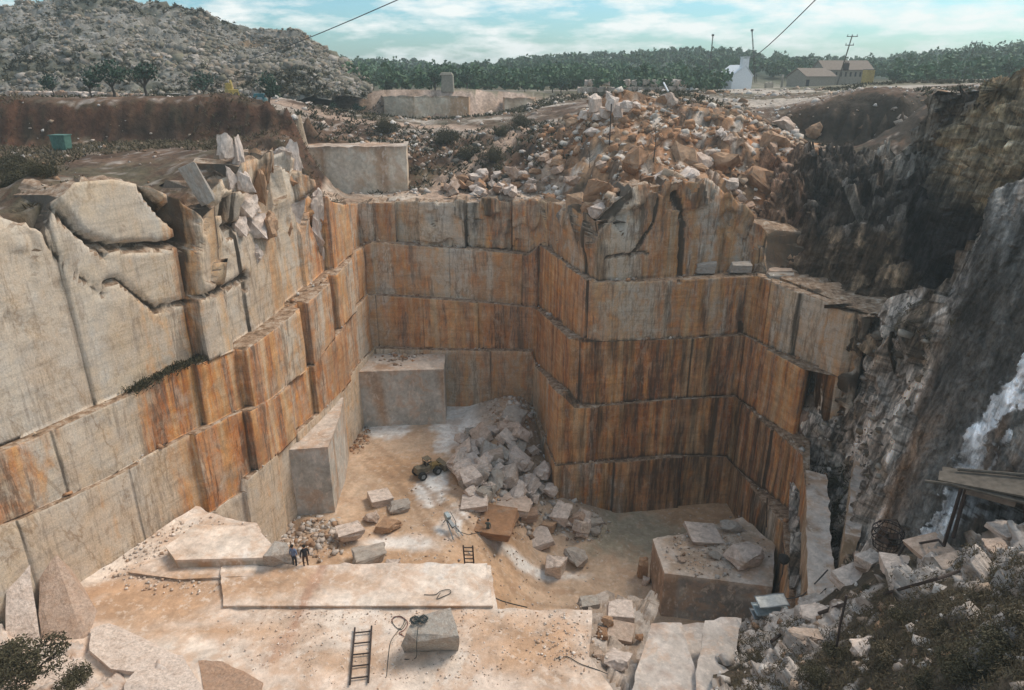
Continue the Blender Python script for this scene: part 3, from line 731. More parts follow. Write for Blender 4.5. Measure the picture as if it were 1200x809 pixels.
# wheel tracks
for pl in ([(520, 600), (600, 650), (720, 660), (760, 700)], [(440, 560), (500, 600), (560, 655)], [(430, 540), (480, 580), (520, 640)]):
    w_ = segdist(X, Y, [tuple(atz(a, b, -40.0)[:2]) for a, b in pl]); col = mixc(col, (0.30, 0.19, 0.115), (np.abs(w_ - 1.0) < .28) * .45)
tag(mesh_np('pit_floor', np.stack([X, Y, Z], 1), grid_faces(len(fy), len(fx)), M['floor'], None, {'tint': col}, True), kind='structure')
FZ = Z.reshape(len(fy), len(fx))
def fz(x, y):
    i = int(np.clip((x - fx[0]) / .3, 0, len(fx) - 1)); j = int(np.clip((y - fy[0]) / .3, 0, len(fy) - 1)); return float(FZ[j, i])

# ================================================================== SAWN BENCHES AND PLATEAU
def prism(name, pts, ztop, zbot, mat, grid=0.6, amp=0.05, colf=None, chip=0.12, kind='structure', label=None, tilt=(0, 0), parent=None):
    """flat-topped sawn block from a plan outline: top and sides cut into a grid, then worn"""
    bm = bmesh.new(); vs = [bm.verts.new((p[0], p[1], zbot)) for p in pts]
    f = bm.faces.new(vs); bm.normal_update()
    if f.normal.z > 0: f.normal_flip()
    r = bmesh.ops.extrude_face_region(bm, geom=[f]); top = [e for e in r['geom'] if isinstance(e, bmesh.types.BMVert)]
    for v in top: v.co.z = ztop
    xs = [p[0] for p in pts]; ys = [p[1] for p in pts]
    def cuts(a, b, ax):
        k = a + grid
        while k < b:
            co = [0, 0, 0]; no = [0, 0, 0]; co[ax] = k + 0.0137; no[ax] = 1
            bmesh.ops.bisect_plane(bm, geom=bm.verts[:] + bm.edges[:] + bm.faces[:], plane_co=co, plane_no=no); k += grid
    cuts(min(xs), max(xs), 0); cuts(min(ys), max(ys), 1); cuts(max(zbot, ztop - 12), ztop - 0.1, 2)
    bmesh.ops.triangulate(bm, faces=[f for f in bm.faces if len(f.verts) > 4])
    bm.normal_update()
    me = bpy.data.meshes.new(name); bm.to_mesh(me)
    V = np.array([v.co[:] for v in bm.verts]); NRMv = np.array([v.normal[:] for v in bm.verts]); bm.free()
    d = fbm(V, 0.5, 4, 7) * amp + fbm(V, 2.2, 2, 8) * amp * .5
    edge = (np.abs(V[:, 2] - ztop) < 0.02) & (np.abs(NRMv[:, 2]) < 0.98)
    d = d - edge * chip * np.clip(fbm(V, 1.1, 3, 9) + .25, 0, 1)
    cols_ = colf(V, NRMv) if colf else np.tile((0.5, 0.45, 0.4), (len(V), 1))
    V2 = V + NRMv * d[:, None]
    V2[:, 2] += tilt[0] * (V[:, 0] - min(xs)) + tilt[1] * (V[:, 1] - min(ys))
    me.vertices.foreach_set('co', V2.astype(np.float32).ravel())
    a = me.attributes.new('tint', 'FLOAT_COLOR', 'POINT'); a.data.foreach_set('color', np.concatenate([cols_, np.ones((len(V), 1))], 1).astype(np.float32).ravel())
    me.materials.append(mat); o = bpy.data.objects.new(name, me); COL.objects.link(o)
    if kind: o['kind'] = kind
    if label: o['label'] = label
    if parent: o.parent = parent
    return o
ZP = -29.8
def pz(pts, z): return [tuple(atz(a, b, z)[:2]) for a, b in pts]
def col_plateau(V, Nn):
    q = V.copy(); q[:, 2] *= .3
    a = fbm(q, .22, 4, 30); b = fbm(q * np.array([.5, 1.4, 1]), .45, 4, 32); c = fbm(q, 1.8, 3, 33)
    col = mixc((0.64, 0.52, 0.43), (0.72, 0.62, 0.53), sst(a, -.3, .3))
    px, py = proj(V[:, 0], V[:, 1], V[:, 2])
    mud = np.zeros(len(V))
    for (cx, cy, rx, ry, k) in [(190, 700, 120, 26, 1.0), (230, 690, 150, 20, .8), (130, 690, 40, 20, 1), (340, 745, 60, 26, .45), (635, 750, 85, 40, .8), (600, 728, 110, 14, .6), (450, 775, 120, 20, .5), (340, 672, 30, 9, .7), (250, 740, 90, 12, .7)]:
        g = atz(cx, cy, ZP); ex = abs(atz(cx + rx, cy, ZP)[0] - g[0]); ey = abs(atz(cx, cy - ry, ZP)[1] - g[1])
        mud = np.maximum(mud, k * np.clip(1.5 - np.hypot((V[:, 0] - g[0]) / ex, (V[:, 1] - g[1]) / ey) + b * .7 + c * .3, 0, 1))
    col = mixc(col, (0.46, 0.275, 0.155), sst(mud, .1, .8) * .85)
    col = mixc(col, (0.48, 0.34, 0.24), sst(b + c * .5, .18, .55) * .5)
    col = mixc(col, (0.66, 0.62, 0.58), sst(c + a, .35, .7) * .6)
    for pl in ([(378, 664), (352, 715), (318, 772)], [(380, 664), (355, 716), (322, 774)]):
        w_ = segdist(V[:, 0], V[:, 1], pz(pl, ZP)); col = mixc(col, (0.42, 0.25, 0.17), (w_ < .28) * .6)
    side = np.abs(Nn[:, 2]) < .4
    st = fbm(V * np.array([1, 1, .08]), .9, 4, 35)
    col = np.where(side[:, None], mixc((0.40, 0.35, 0.29), (0.34, 0.20, 0.11), sst(st, -.1, .3)), col)
    return col
prism('marble_plateau', pz([(-60, 690), (40, 696), (90, 684), (133, 658), (173, 631), (230, 596), (252, 604), (300, 614), (314, 640), (312, 660), (378, 663), (574, 663), (583, 714), (693, 716), (690, 770), (720, 812), (720, 1000), (-200, 1000)], ZP), ZP, -48, M['marble_bench'], .55, .07, col_plateau, .2)
prism('marble_plateau', pz([(262, 667), (436, 664), (570, 664), (577, 713), (262, 713)], ZP), ZP + .2, ZP - .3, M['marble_bench'], .3, .06, col_plateau, .25)
prism('marble_plateau', pz([(228, 614), (296, 615), (318, 636), (312, 652), (206, 655), (195, 640)], ZP + .9), ZP + .8, ZP - .3, M['marble_bench'], .4, .06, col_plateau, .15)
prism('marble_plateau', pz([(150, 668), (200, 648), (300, 655), (330, 665), (300, 672), (210, 676)], ZP + .35), ZP + .16, ZP - .3, M['marble_bench'], .3, .1, col_plateau, .15)
def col_cream(V, Nn):
    st = fbm(V * np.array([1, 1, .05]), .5, 4, 61); a = fbm(V, .3, 4, 62); side = np.abs(Nn[:, 2]) < .5
    c = mixc((0.58, 0.46, 0.34), (0.66, 0.57, 0.46), sst(a, -.3, .3)); c = mixc(c, (0.42, 0.24, 0.13), sst(st, .05, .35) * .8)
    return np.where(side[:, None], c, mixc((0.30, 0.20, 0.14), (0.45, 0.39, 0.33), sst(a, -.2, .3)))
def pY(pts): return [tuple(at(a, 200, Y_)[:2]) for a, Y_ in pts]
prism('marble_bench', pY([(352, 86), (360, 85.6), (440, 86.4), (477, 86.8), (480, 93), (352, 93)]), -7.9, -16, M['marble_bench'], .5, .12, col_cream, .35, label='cream sawn marble bench on the upper level behind the pit')
prism('marble_bench', pY([(455, 148), (489, 147), (513, 149), (551, 148), (556, 156), (450, 156)]), -3.6, -12, M['marble_bench'], 1.0, .2, col_cream, .5, label='distant cream marble bench with two square pillars')
prism('marble_bench', pY([(592, 150), (625, 149), (628, 156), (590, 156)]), -4.0, -12, M['marble_bench'], 1.0, .3, col_cream, .5, label='small distant broken marble bench')
def col_grey(V, Nn):
    st = fbm(V * np.array([1, 1, .06]), 1.1, 4, 35); a = fbm(V, .4, 4, 36)
    side = np.abs(Nn[:, 2]) < .5
    c = mixc((0.44, 0.42, 0.38), (0.54, 0.52, 0.48), sst(a, -.3, .3)); c = mixc(c, (0.40, 0.25, 0.15), sst(st, .12, .4) * .8)
    t = mixc((0.52, 0.45, 0.39), (0.38, 0.26, 0.18), sst(a + fbm(V, 1.5, 3, 37) * .5, 0, .4))
    return np.where(side[:, None], c, t)
def col_white(V, Nn):
    a = fbm(V, .6, 4, 38); c = mixc((0.48, 0.42, 0.37), (0.58, 0.52, 0.47), sst(a, -.3, .3))
    return mixc(c, (0.42, 0.27, 0.19), sst(a + fbm(V, 1.7, 3, 39) * .6, .2, .6) * .8)
ZB = -31.1
prism('marble_bench', pz([(420, 436), (520, 433), (522, 408), (436, 404)], ZB), ZB, -41, M['marble_bench'], .5, .06, col_grey, .15, label='square grey marble bench at the back of the pit')
# bench on the left wall foot
prism('marble_bench', pz([(330, 528), (384, 524), (398, 488), (402, 466), (380, 482), (352, 503)], ZB), ZB, -41, M['marble_bench'], .5, .06, col_grey, .15, label='grey marble bench standing out from the left wall')
# right bench with boulders on it
ZR = -39.9
def col_rb(V, Nn):
    a = fbm(V * np.array([1, 1, 2.0]), .35, 4, 41); side = np.abs(Nn[:, 2]) < .5
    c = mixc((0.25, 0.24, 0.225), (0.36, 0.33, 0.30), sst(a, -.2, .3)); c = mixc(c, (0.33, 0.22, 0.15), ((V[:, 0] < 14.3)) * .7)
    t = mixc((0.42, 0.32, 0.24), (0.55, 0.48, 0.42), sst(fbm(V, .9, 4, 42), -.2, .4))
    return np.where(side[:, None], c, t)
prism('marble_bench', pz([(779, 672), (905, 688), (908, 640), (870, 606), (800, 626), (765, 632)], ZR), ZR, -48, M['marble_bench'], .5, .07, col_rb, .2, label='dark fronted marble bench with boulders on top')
# low white slabs at the lower edge, right of the plateau
prism('marble_slab', pz([(764, 732), (798, 731), (822, 809), (826, 900), (700, 900), (744, 800)], -30.5), -30.5, -46, M['marble_bench'], .45, .12, col_white, .25)
prism('marble_slab', pz([(826, 727), (868, 726), (862, 770), (872, 812), (880, 900), (822, 900), (816, 790)], -30.2), -30.2, -46, M['marble_bench'], .45, .12, col_white, .25)
prism('marble_slab', pz([(795, 733), (830, 730), (826, 820), (830, 900), (805, 900)], -32.5), -32.5, -46, M['marble_bench'], .5, .15, col_white, .2)

# ================================================================== ROUGH CLIFFS ON THE RIGHT
def catmull(A, n):
    """A: (k, ...) -> (n, ...) along axis 0"""
    k = len(A); t = np.linspace(0, k - 1, n); i = np.clip(np.floor(t).astype(int), 0, k - 2); f = (t - i)
    f = f.reshape(-1, *([1] * (A.ndim - 1)))
    p0 = A[np.clip(i - 1, 0, k - 1)]; p1 = A[i]; p2 = A[i + 1]; p3 = A[np.clip(i + 2, 0, k - 1)]
    return .5 * ((2 * p1) + (-p0 + p2) * f + (2 * p0 - 5 * p1 + 4 * p2 - p3) * f ** 2 + (-p0 + 3 * p1 - 3 * p2 + p3) * f ** 3)
def sheet(name, rows, nr, nc, dispf, colf, mat, label=None, kind='structure', smooth=False):
    A = np.array([[at(*c) if len(c) == 3 else c[:3] for c in r] for r in rows])
    B = catmull(A, nr); B = np.swapaxes(catmull(np.swapaxes(B, 0, 1), nc), 0, 1)
    du = np.gradient(B, axis=1); dv_ = np.gradient(B, axis=0); n = np.cross(dv_, du); n /= np.linalg.norm(n, axis=2)[..., None] + 1e-9
    P = B.reshape(-1, 3); n = n.reshape(-1, 3); s = np.sign(np.einsum('ij,ij->i', n, -P)); n = n * s[:, None]
    uu, vv = np.meshgrid(np.linspace(0, 1, nc), np.linspace(0, 1, nr))
    px, py = proj(P[:, 0], P[:, 1], P[:, 2])
    d, info = dispf(P, px, py); V = P + n * d[:, None]
    c = colf(V, px, py, info)
    o = mesh_np(name, V, grid_faces(nr, nc), mat, None, {'tint': c}, smooth)
    if kind: o['kind'] = kind
    if label: o['label'] = label
    return o, V.reshape(nr, nc, 3)
def row(xs, ys, ds): return [(x, y, d) for x, y, d in zip(xs, ys, ds)]
rowsA_ = [[tuple(at(x, y, d) + np.array([0, 7, 0.3])) + (0,) for x, y, d in zip(CA_X, CA_TY, CA_TD)], row(CA_X, CA_TY, CA_TD)]
for t, bul in ((.25, 1.0), (.5, 1.0), (.75, .3), (1.0, 0), (1.25, 0.5)):
    rowsA_.append(row(CA_X, [lerp(a, b, t) for a, b in zip(CA_TY, CA_BY)], [lerp(a, b, t) - bul for a, b in zip(CA_TD, CA_BD)]))
def dispA(P, px, py):
    fv, fr, fe = facet(P * np.array([1, 1, .7]), .38, 81, 1.2); fv2, fr2, fe2 = facet(P, 1.1, 83)
    r = 1 - .65 * ((py > 262) & (px > 930) & (px < 1060) & (py < 390))
    cr = segdist(px, py, [(1190, 135), (1178, 200), (1150, 245), (1130, 290)])
    return r * (fv * 1.6 + fv2 * .8) + facet(P * np.array([1, 1, .6]), 2.6, 87)[0] * .2 + fbm(P, .25, 4, 84) * .8 - 2.0 * np.clip(1 - cr / 9, 0, 1), (fr, fe, fr2)
def colA(V, px, py, inf):
    fr, fe, fr2 = inf; q = V
    n2 = fbm(q, .4, 4, 85); stv = fbm(q * np.array([1, 1, .06]), .9, 4, 86)
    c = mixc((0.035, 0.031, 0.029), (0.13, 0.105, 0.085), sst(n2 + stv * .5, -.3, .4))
    c = mixc(c, (0.36, 0.32, 0.28), sst(fr2, .86, .98) * .8)
    c = mixc(c, mixc((0.09, 0.06, 0.038), (0.36, 0.25, 0.16), sst(stv, .0, .35)), sst(py, 255, 285) * (1 - sst(px, 1065, 1090)) * .9)
    org = sst(px, 960, 900) * (1 - sst(py, 300, 330)) * .9
    c = mixc(c, mixc((0.34, 0.16, 0.085), (0.44, 0.27, 0.17), fr), org)
    top = 1 - sst(py, 196, 214) ; c = mixc(c, mixc((0.20, 0.17, 0.14), (0.42, 0.38, 0.33), fr2), top * sst(px, 1000, 1030) * (px < 1110))
    rt = sst(px + (py - 200) * .35, 1095, 1120); g = np.sin(q[:, 2] * 5.0 + fbm(q, .6, 3, 88) * 4)
    c = mixc(c, mixc(mixc((0.60, 0.46, 0.28), (0.34, 0.26, 0.17), sst(n2, -.3, .3)), (0.68, 0.58, 0.44), sst(g, .5, 1) * .5), rt * (1 - sst(py, 235, 262)))
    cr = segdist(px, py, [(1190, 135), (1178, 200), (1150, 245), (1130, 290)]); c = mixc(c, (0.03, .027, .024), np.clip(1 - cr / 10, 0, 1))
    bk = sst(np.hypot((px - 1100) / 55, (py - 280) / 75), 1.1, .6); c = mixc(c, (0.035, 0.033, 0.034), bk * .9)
    return c
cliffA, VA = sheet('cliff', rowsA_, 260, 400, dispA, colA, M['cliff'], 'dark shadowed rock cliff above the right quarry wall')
XB = [925, 960, 990, 1020, 1060, 1100, 1150, 1200, 1260, 1330]
rowsB = [row(XB, [395, 400, 405, 388, 350, 330, 250, 215, 195, 180], [70, 66, 61.5, 56.5, 53, 49.5, 46, 42, 39, 37]),
         row(XB, [430, 440, 450, 430, 400, 372, 300, 262, 240, 230], [66, 60.5, 58.2, 53.4, 49, 45.5, 41, 38, 36, 34]),
         row(XB, [490, 495, 495, 485, 455, 430, 370, 330, 310, 300], [60, 55.5, 53.0, 49, 45.4, 42, 37.3, 34.6, 32.5, 31]),
         row(XB, [530, 532, 538, 525, 505, 485, 445, 420, 405, 400], [57.5, 53.8, 51.0, 45.5, 41, 37.6, 33.9, 31.4, 29.4, 28]),
         row(XB, [572, 575, 580, 572, 555, 540, 520, 512, 505, 500], [52.5, 51.5, 49, 42, 36.5, 33.2, 30.8, 28.8, 27, 26]),
         row(XB, [640, 645, 648, 645, 638, 635, 640, 640, 640, 640], [44.5, 44, 41.5, 35.5, 31, 29, 27.3, 25.8, 24.4, 23.5]),
         row(XB, [700, 700, 700, 700, 700, 700, 700, 700, 700, 700], [39, 38.6, 37, 32.5, 28.8, 27, 25.4, 24.1, 23, 22])]
def slabedge(py): return np.interp(py, [200, 250, 330, 400, 470, 520, 600, 660], [1170, 1152, 1128, 1108, 1076, 1058, 1030, 1020])
def dispB(P, px, py):
    fv, fr, fe = facet(P * np.array([.9, .55, .40]), .45, 91, 1.0); fv2, fr2, fe2 = facet(P * np.array([1, .6, .6]), 1.3, 93, 1.0)
    sl = sst(px, slabedge(py) - 8, slabedge(py) + 8)
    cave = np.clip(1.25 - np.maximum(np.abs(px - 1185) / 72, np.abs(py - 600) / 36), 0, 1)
    hump = np.clip(1 - np.hypot((px - 1090) / 45, (py - 390) / 38), 0, 1)
    al = P @ np.array([.55, .35, 1.0])
    ridges = fbm(np.stack([P @ np.array([.9, -.6, -.1]) * 1.0, al * .12, 0 * al], 1), .7, 4, 95)
    d = (1 - sl) * (fv * .85 + fv2 * .3) + sl * (ridges * 1.1 + fv2 * .16 + facet(P, 3.0, 99)[0] * .09) - 5.0 * sst(cave, .15, .5) + hump * 1.6 * (1 - sl)
    return d + fbm(P, .3, 3, 94) * .4, (fr, fe, fr2, sl, cave, ridges, fe2)
def colB(V, px, py, inf):
    fr, fe, fr2, sl, cave, rd, fe2 = inf; q = V
    n2 = fbm(q, .4, 4, 96); n3 = fbm(q, 1.4, 4, 97)
    c = mixc((0.50, 0.42, 0.35), (0.68, 0.61, 0.54), fr2); c = mixc(c, (0.20, 0.13, 0.075), sst(n2 + fr * .4, .25, .6) * .8)
    c = mixc(c, (0.06, 0.055, 0.04), sst(n3, .18, .45) * .7); c = mixc(c, (0.05, 0.045, 0.04), sst(fe2, .12, 0) * .6)
    lich = np.clip(1.2 - np.hypot((px - 1085) / 40, (py - 400) / 35), 0, 1); c = mixc(c, (0.10, 0.075, 0.045), lich * .6)
    al = fbm(np.stack([q @ np.array([.9, -.6, -.1]), q[:, 2] * .12, 0 * px], 1), 1.3, 4, 98)
    s = mixc((0.12, 0.112, 0.10), (0.36, 0.335, 0.305), sst(rd + al * .8, -.35, .5)); s = mixc(s, (0.20, 0.12, 0.07), sst(al, .1, .4) * .7)
    edge = slabedge(py); s = mixc(s, (0.24, 0.145, 0.085), np.clip(1 - (px - edge) / 45, 0, 1) * sst(py, 440, 520) * .85)
    for pl, w in (([(1205, 415), (1180, 455), (1145, 500), (1130, 545)], 14), ([(1165, 470), (1142, 505), (1132, 530)], 12), ([(1176, 505), (1160, 525), (1150, 548)], 6), ([(1122, 552), (1104, 590), (1086, 632)], 6), ([(1130, 560), (1110, 598), (1098, 635)], 5), ([(1205, 440), (1190, 470)], 10)):
        dd = segdist(px + 4 * n3, py + 4 * n2, pl); s = mixc(s, (0.95, 0.95, 0.95), sst(dd + al * 9 + fbm(q, 3.5, 3, 100) * 6, w, w * .7) * .9)
    s = mixc(s, (0.25, 0.225, 0.20), sst(np.hypot((px - 1150) / 40, (py - 530) / 22), 1.2, .7) * .5)
    c = mixc(c, s, sl)
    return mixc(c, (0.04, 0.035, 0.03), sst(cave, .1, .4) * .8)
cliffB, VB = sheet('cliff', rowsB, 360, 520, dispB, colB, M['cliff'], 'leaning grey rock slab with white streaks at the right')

# foreground bank, lower right
XC = [835, 870, 905, 950, 1000, 1060, 1130, 1200, 1280, 1360]
rowsC = [row(XC, [742, 735, 722, 704, 672, 650, 636, 626, 622, 620], [38, 37.4, 36.4, 35, 33.6, 29.8, 27.4, 25, 23.6, 23]),
         row(XC, [765, 762, 754, 735, 706, 690, 676, 668, 664, 660], [32, 31, 30.5, 29, 28, 24.5, 22.4, 20.4, 19, 18.5]),
         row(XC, [800, 798, 792, 778, 760, 745, 732, 722, 716, 712], [26.5, 26, 25.2, 24, 22.6, 20.6, 18.8, 17.2, 16.3, 16]),
         row(XC, [860, 860, 855, 850, 830, 815, 800, 792, 790, 790], [20.5, 20, 19.6, 19, 18.4, 17, 15.6, 14.3, 13.6, 13.3]),
         row(XC, [1000] * 10, [14, 13.6, 13.2, 12.8, 12.4, 11.8, 11.2, 10.6, 10, 9.8])]
def dispC(P, px, py):
    fv, fr, fe = facet(P, .6, 101, 1.1); fv2, fr2, fe2 = facet(P, 1.7, 103)
    rk = sst(fbm(P, .25, 3, 104) + sst(-px, -1020, -900) * .6 + sst(-py, -710, -660) * .35 - sst(py, 720, 800) * .3, -.08, .2)
    return rk * (fv * .7 + fv2 * .2) + fbm(P, .5, 4, 105) * .3, (fr, fr2, rk)
def colC(V, px, py, inf):
    fr, fr2, rk = inf; n3 = fbm(V, 1.6, 4, 106)
    c = mixc((0.075, 0.058, 0.040), (0.14, 0.105, 0.07), sst(n3, -.3, .4))
    r = mixc((0.40, 0.345, 0.30), (0.54, 0.485, 0.44), fr2); r = mixc(r, (0.20, 0.14, 0.095), sst(n3, .1, .45) * .8)
    return mixc(c, r, sst(rk + n3 * .5, .35, .7))
bankC, VC = sheet('hillside', rowsC, 220, 260, dispC, colC, M['slab_rock'], None, 'structure')
# bottom left rocks' footing
XD = [-160, -80, 0, 60, 120, 180, 240, 300]
rowsD = [row(XD, [700, 712, 735, 760, 775, 785, 800, 820], [33, 31.5, 30.2, 29.5, 29, 28.8, 28, 27.6]),
         row(XD, [770, 775, 785, 800, 812, 820, 835, 850], [27, 26.6, 26.4, 26.2, 26.2, 26.4, 26.4, 26.2]),
         row(XD, [900] * 8, [21, 21, 21.4, 21.6, 22, 22.4, 22.8, 23]), row(XD, [1000] * 8, [15] * 8)]
tag(sheet('hillside', rowsD, 110, 160, dispC, lambda V, px, py, i: mixc(mixc((0.50, 0.42, 0.36), (0.60, 0.53, 0.48), i[1]), (0.34, 0.21, 0.14), sst(fbm(V, .8, 4, 107), -.05, .35) * .7), M['marble_bench'])[0], kind='structure')

# ================================================================== ROCK SHAPES
def hull_mesh(pts, name, rough=0.0, sub=1, seed=0, bev=0.0):
    bm = bmesh.new(); [bm.verts.new(p) for p in pts]
    r = bmesh.ops.convex_hull(bm, input=bm.verts[:])
    bmesh.ops.delete(bm, geom=[g for g in set(r['geom_interior'] + r['geom_unused']) if isinstance(g, bmesh.types.BMVert) and g.is_valid], context='VERTS')
    bmesh.ops.dissolve_limit(bm, angle_limit=R(8), verts=bm.verts[:], edges=bm.edges[:])
    if bev: bmesh.ops.bevel(bm, geom=bm.edges[:], offset=bev, segments=1, affect='EDGES', clamp_overlap=True)
    bmesh.ops.triangulate(bm, faces=bm.faces[:])
    if sub:
        bmesh.ops.subdivide_edges(bm, edges=bm.edges[:], cuts=sub, use_grid_fill=True)
        bm.normal_update()
        V = np.array([v.co[:] for v in bm.verts]); n = np.array([v.normal[:] for v in bm.verts])
        size = np.ptp(V, axis=0).mean()
        d = facet(V / size, 3.0, 200 + seed)[0] * rough * size + fbm(V / size, 5, 3, seed) * rough * .5 * size
        for v, a, b in zip(bm.verts, n, d): v.co += Vector(a) * float(b)
    bmesh.ops.recalc_face_normals(bm, faces=bm.faces[:])
    me = bpy.data.meshes.new(name); bm.to_mesh(me); bm.free(); return me
random.seed(11)
def block_pts(j, extra=0):
    P = [(sx * (.5 - random.random() * j), sy * (.5 - random.random() * j), sz * (.5 - random.random() * j)) for sx in (-1, 1) for sy in (-1, 1) for sz in (-1, 1)]
    if extra:
        k = random.randrange(8); p = P.pop(k)
        P += [(p[0] * .3, p[1], p[2]), (p[0], p[1] * .4, p[2]), (p[0], p[1], p[2] * .3)]
    return P
def rock_pts(n=16):
    P = []
    for _ in range(n):
        v = Vector((random.gauss(0, 1), random.gauss(0, 1), random.gauss(0, 1))).normalized() * .5 * (0.8 + .3 * random.random()); P.append(v)
    return P
BLK = [hull_mesh(block_pts(.27, i % 3), 'boulder', .05, 3, i, .012) for i in range(7)]
RCK = [hull_mesh(rock_pts(13 + i), 'boulder', .075, 3, 20 + i) for i in range(7)]
JAG = [hull_mesh(rock_pts(10 + i % 3), 'boulder', .085, 3, 60 + i) for i in range(5)]
SLB = [hull_mesh([Vector(p) for p in block_pts(.12, 1)], 'boulder', .02, 2, 40 + i, .015) for i in range(4)]
MESHM = {}
def with_mat(me, m):
    k = (me.name, m)
    if k not in MESHM:
        c = me.copy(); c.materials.clear(); c.materials.append(M[m]); MESHM[k] = c
    return MESHM[k]
def boulder(pos, size, mat='boulder', kind=None, rot=None, name='boulder', label=None, cat='rock', group=None, sink=.15):
    lst = {'b': BLK, 'r': RCK, 's': SLB, 'j': JAG}[kind or random.choice('bbr')]
    me = with_mat(random.choice(lst), mat)
    o = bpy.data.objects.new(name, me); COL.objects.link(o)
    if not hasattr(size, '__len__'): size = (size * random.uniform(.8, 1.3), size * random.uniform(.7, 1.1), size * random.uniform(.5, .85))
    o.scale = size
    o.rotation_euler = rot if rot is not None else (random.uniform(-.35, .35), random.uniform(-.35, .35), random.uniform(0, 6.28))
    o.location = (pos[0], pos[1], pos[2] + size[2] * (.5 - sink))
    return tag(o, label, cat, group)
def depth(p): return p[1] * CP - p[2] * SP
def floor_pt(px, py):
    """where the line of sight meets the pit floor"""
    z = -40.0
    for _ in range(30):
        p = atz(px, py, z); z = .5 * z + .5 * fz(p[0], p[1])
    return atz(px, py, z)
def on_ground(px, py, y0=60, y1=170):
    """first point of the upland sheet along a line of sight"""
    for Y_ in np.arange(y0, y1, .5):
        p = at(px, py, Y_)
        if gz(p[0], p[1]) >= p[2]: return np.array([p[0], p[1], gz(p[0], p[1])])
    p = at(px, py, y1); return np.array([p[0], p[1], gz(p[0], p[1])])
def on_sheet(V, px, py):
    A, B = proj(V[..., 0], V[..., 1], V[..., 2]); i = np.argmin((A - px) ** 2 + (B - py) ** 2); return V.reshape(-1, 3)[i].copy()
def boulder_px(px, py, w, h, ground, **k):
    """px,py: centre of the stone, w,h: its size in the photo"""
    p = ground(px, py + h * .4); s = depth(p) / FPX
    asp = k.pop('deep', random.uniform(.7, 1.0))
    zh = max((h * s - .45 * w * s * asp) / .85, .62 * h * s, .25)
    return boulder(p, (w * s, w * s * asp, zh), **k)
G_PILE = 'boulders tipped in a pile on the pit floor'
PILE = [ # px, py, w, h, mat, kind, label
 (557, 586, 34, 16, 'white_block', 's', 'flat white slab at the front left of the pile, above the long brown block'),
 (598, 588, 46, 24, 'boulder', 'b', 'broad pinkish grey slab in the middle of the boulder pile'),
 (608, 570, 20, 22, 'white_block', 'b', 'upright pale block standing on the broad pinkish slab of the pile'),
 (577, 607, 60, 20, 'orange_block', 's', 'long reddish brown block lying along the front foot of the boulder pile'),
 (547, 562, 22, 20, 'grey_block', 'b', 'grey brown cube at the left edge of the boulder pile'),
 (580, 533, 24, 26, 'boulder', 'b', 'tall pinkish boulder near the centre of the boulder pile'),
 (558, 522, 26, 12, 'white_block', 's', 'thin white slab leaning on the upper left of the boulder pile'),
 (575, 503, 20, 13, 'white_block', 's', 'white slab on the highest part of the boulder pile'),
 (627, 573, 20, 26, 'grey_block', 'r', 'tall grey boulder at the right edge of the pile against the buttress'),
 (657, 601, 30, 16, 'orange_block', 'r', 'orange boulder at the foot of the buttress corner'),
 (632, 628, 32, 14, 'white_block', 's', 'low wedge of pale stone lying in front of the pile on wet clay'),
 (643, 614, 18, 18, 'orange_block', 'b', 'dark rusty block wedged at the right front of the pile'),
 (677, 618, 14, 13, 'boulder', 'b', 'small pale block right of the orange boulder at the buttress corner'),
 (694, 617, 22, 20, 'grey_block', 'r', 'round grey boulder at the right end of the pile'),
 (676, 645, 36, 38, 'grey_block', 'r', 'largest rough grey boulder right behind the white cut block'),
 (650, 658, 27, 34, 'white_block', 'b', 'white sawn block standing alone on the orange clay floor'),
 (620, 600, 24, 20, 'boulder', 'b', 'pinkish block right of the broad slab of the pile'),
 (412, 617, 34, 28, 'white_block', 'b', 'tilted pale pink block at the left of the small boulder group'),
 (436, 603, 20, 22, 'boulder', 'r', 'rough boulder between the tilted pink block and the white topped block'),
 (446, 580, 28, 20, 'white_block', 's', 'white topped block at the back of the small boulder group'),
 (468, 590, 28, 18, 'grey_block', 'b', 'dark sided block at the right of the small boulder group'),
 (455, 612, 30, 22, 'orange_block', 'b', 'brown block leaning in the small boulder group'),
 (434, 645, 52, 34, 'grey_block', 'b', 'largest grey block of the small group, just above the plateau edge'),
 (459, 659, 20, 12, 'white_block', 'b', 'small white stone beside the largest grey block'),
 (752, 664, 13, 34, 'orange_block', 'b', 'narrow dark rusty block standing left of the dark fronted bench'),
 (757, 679, 11, 13, 'white_block', 'b', 'small pinkish white cube left of the dark fronted bench'),
]
for (px, py, w, h, m, k, lab) in PILE:
    boulder_px(px, py, w, h, floor_pt, mat=m, kind=k, label=lab, group=G_PILE, rot=(random.uniform(-.15, .2), random.uniform(-.2, .2), random.uniform(-.5, .5)))
random.seed(3)
n = 0
PP = [(545, 512), (570, 494), (600, 498), (625, 520), (640, 560), (655, 592), (700, 612), (690, 632), (650, 610), (600, 600), (540, 590), (528, 560), (540, 535)]
while n < 88:
    px, py = random.uniform(520, 705), random.uniform(492, 634)
    if not inpoly(np.array([px]), np.array([py]), PP)[0]: continue
    w = random.choice([12, 15, 18, 23, 29]); n += 1
    p = floor_pt(px, py); s = depth(p) / FPX
    boulder(p + np.array([0, 0, random.uniform(0, .7)]), w * s * 1.0, mat=random.choice(['boulder', 'white_block', 'white_block', 'grey_block']), rot=(random.uniform(-.7, .7), random.uniform(-.7, .7), random.uniform(0, 6)),
            label='broken pinkish marble boulder jumbled in the big pile beside the buttress', group=G_PILE)
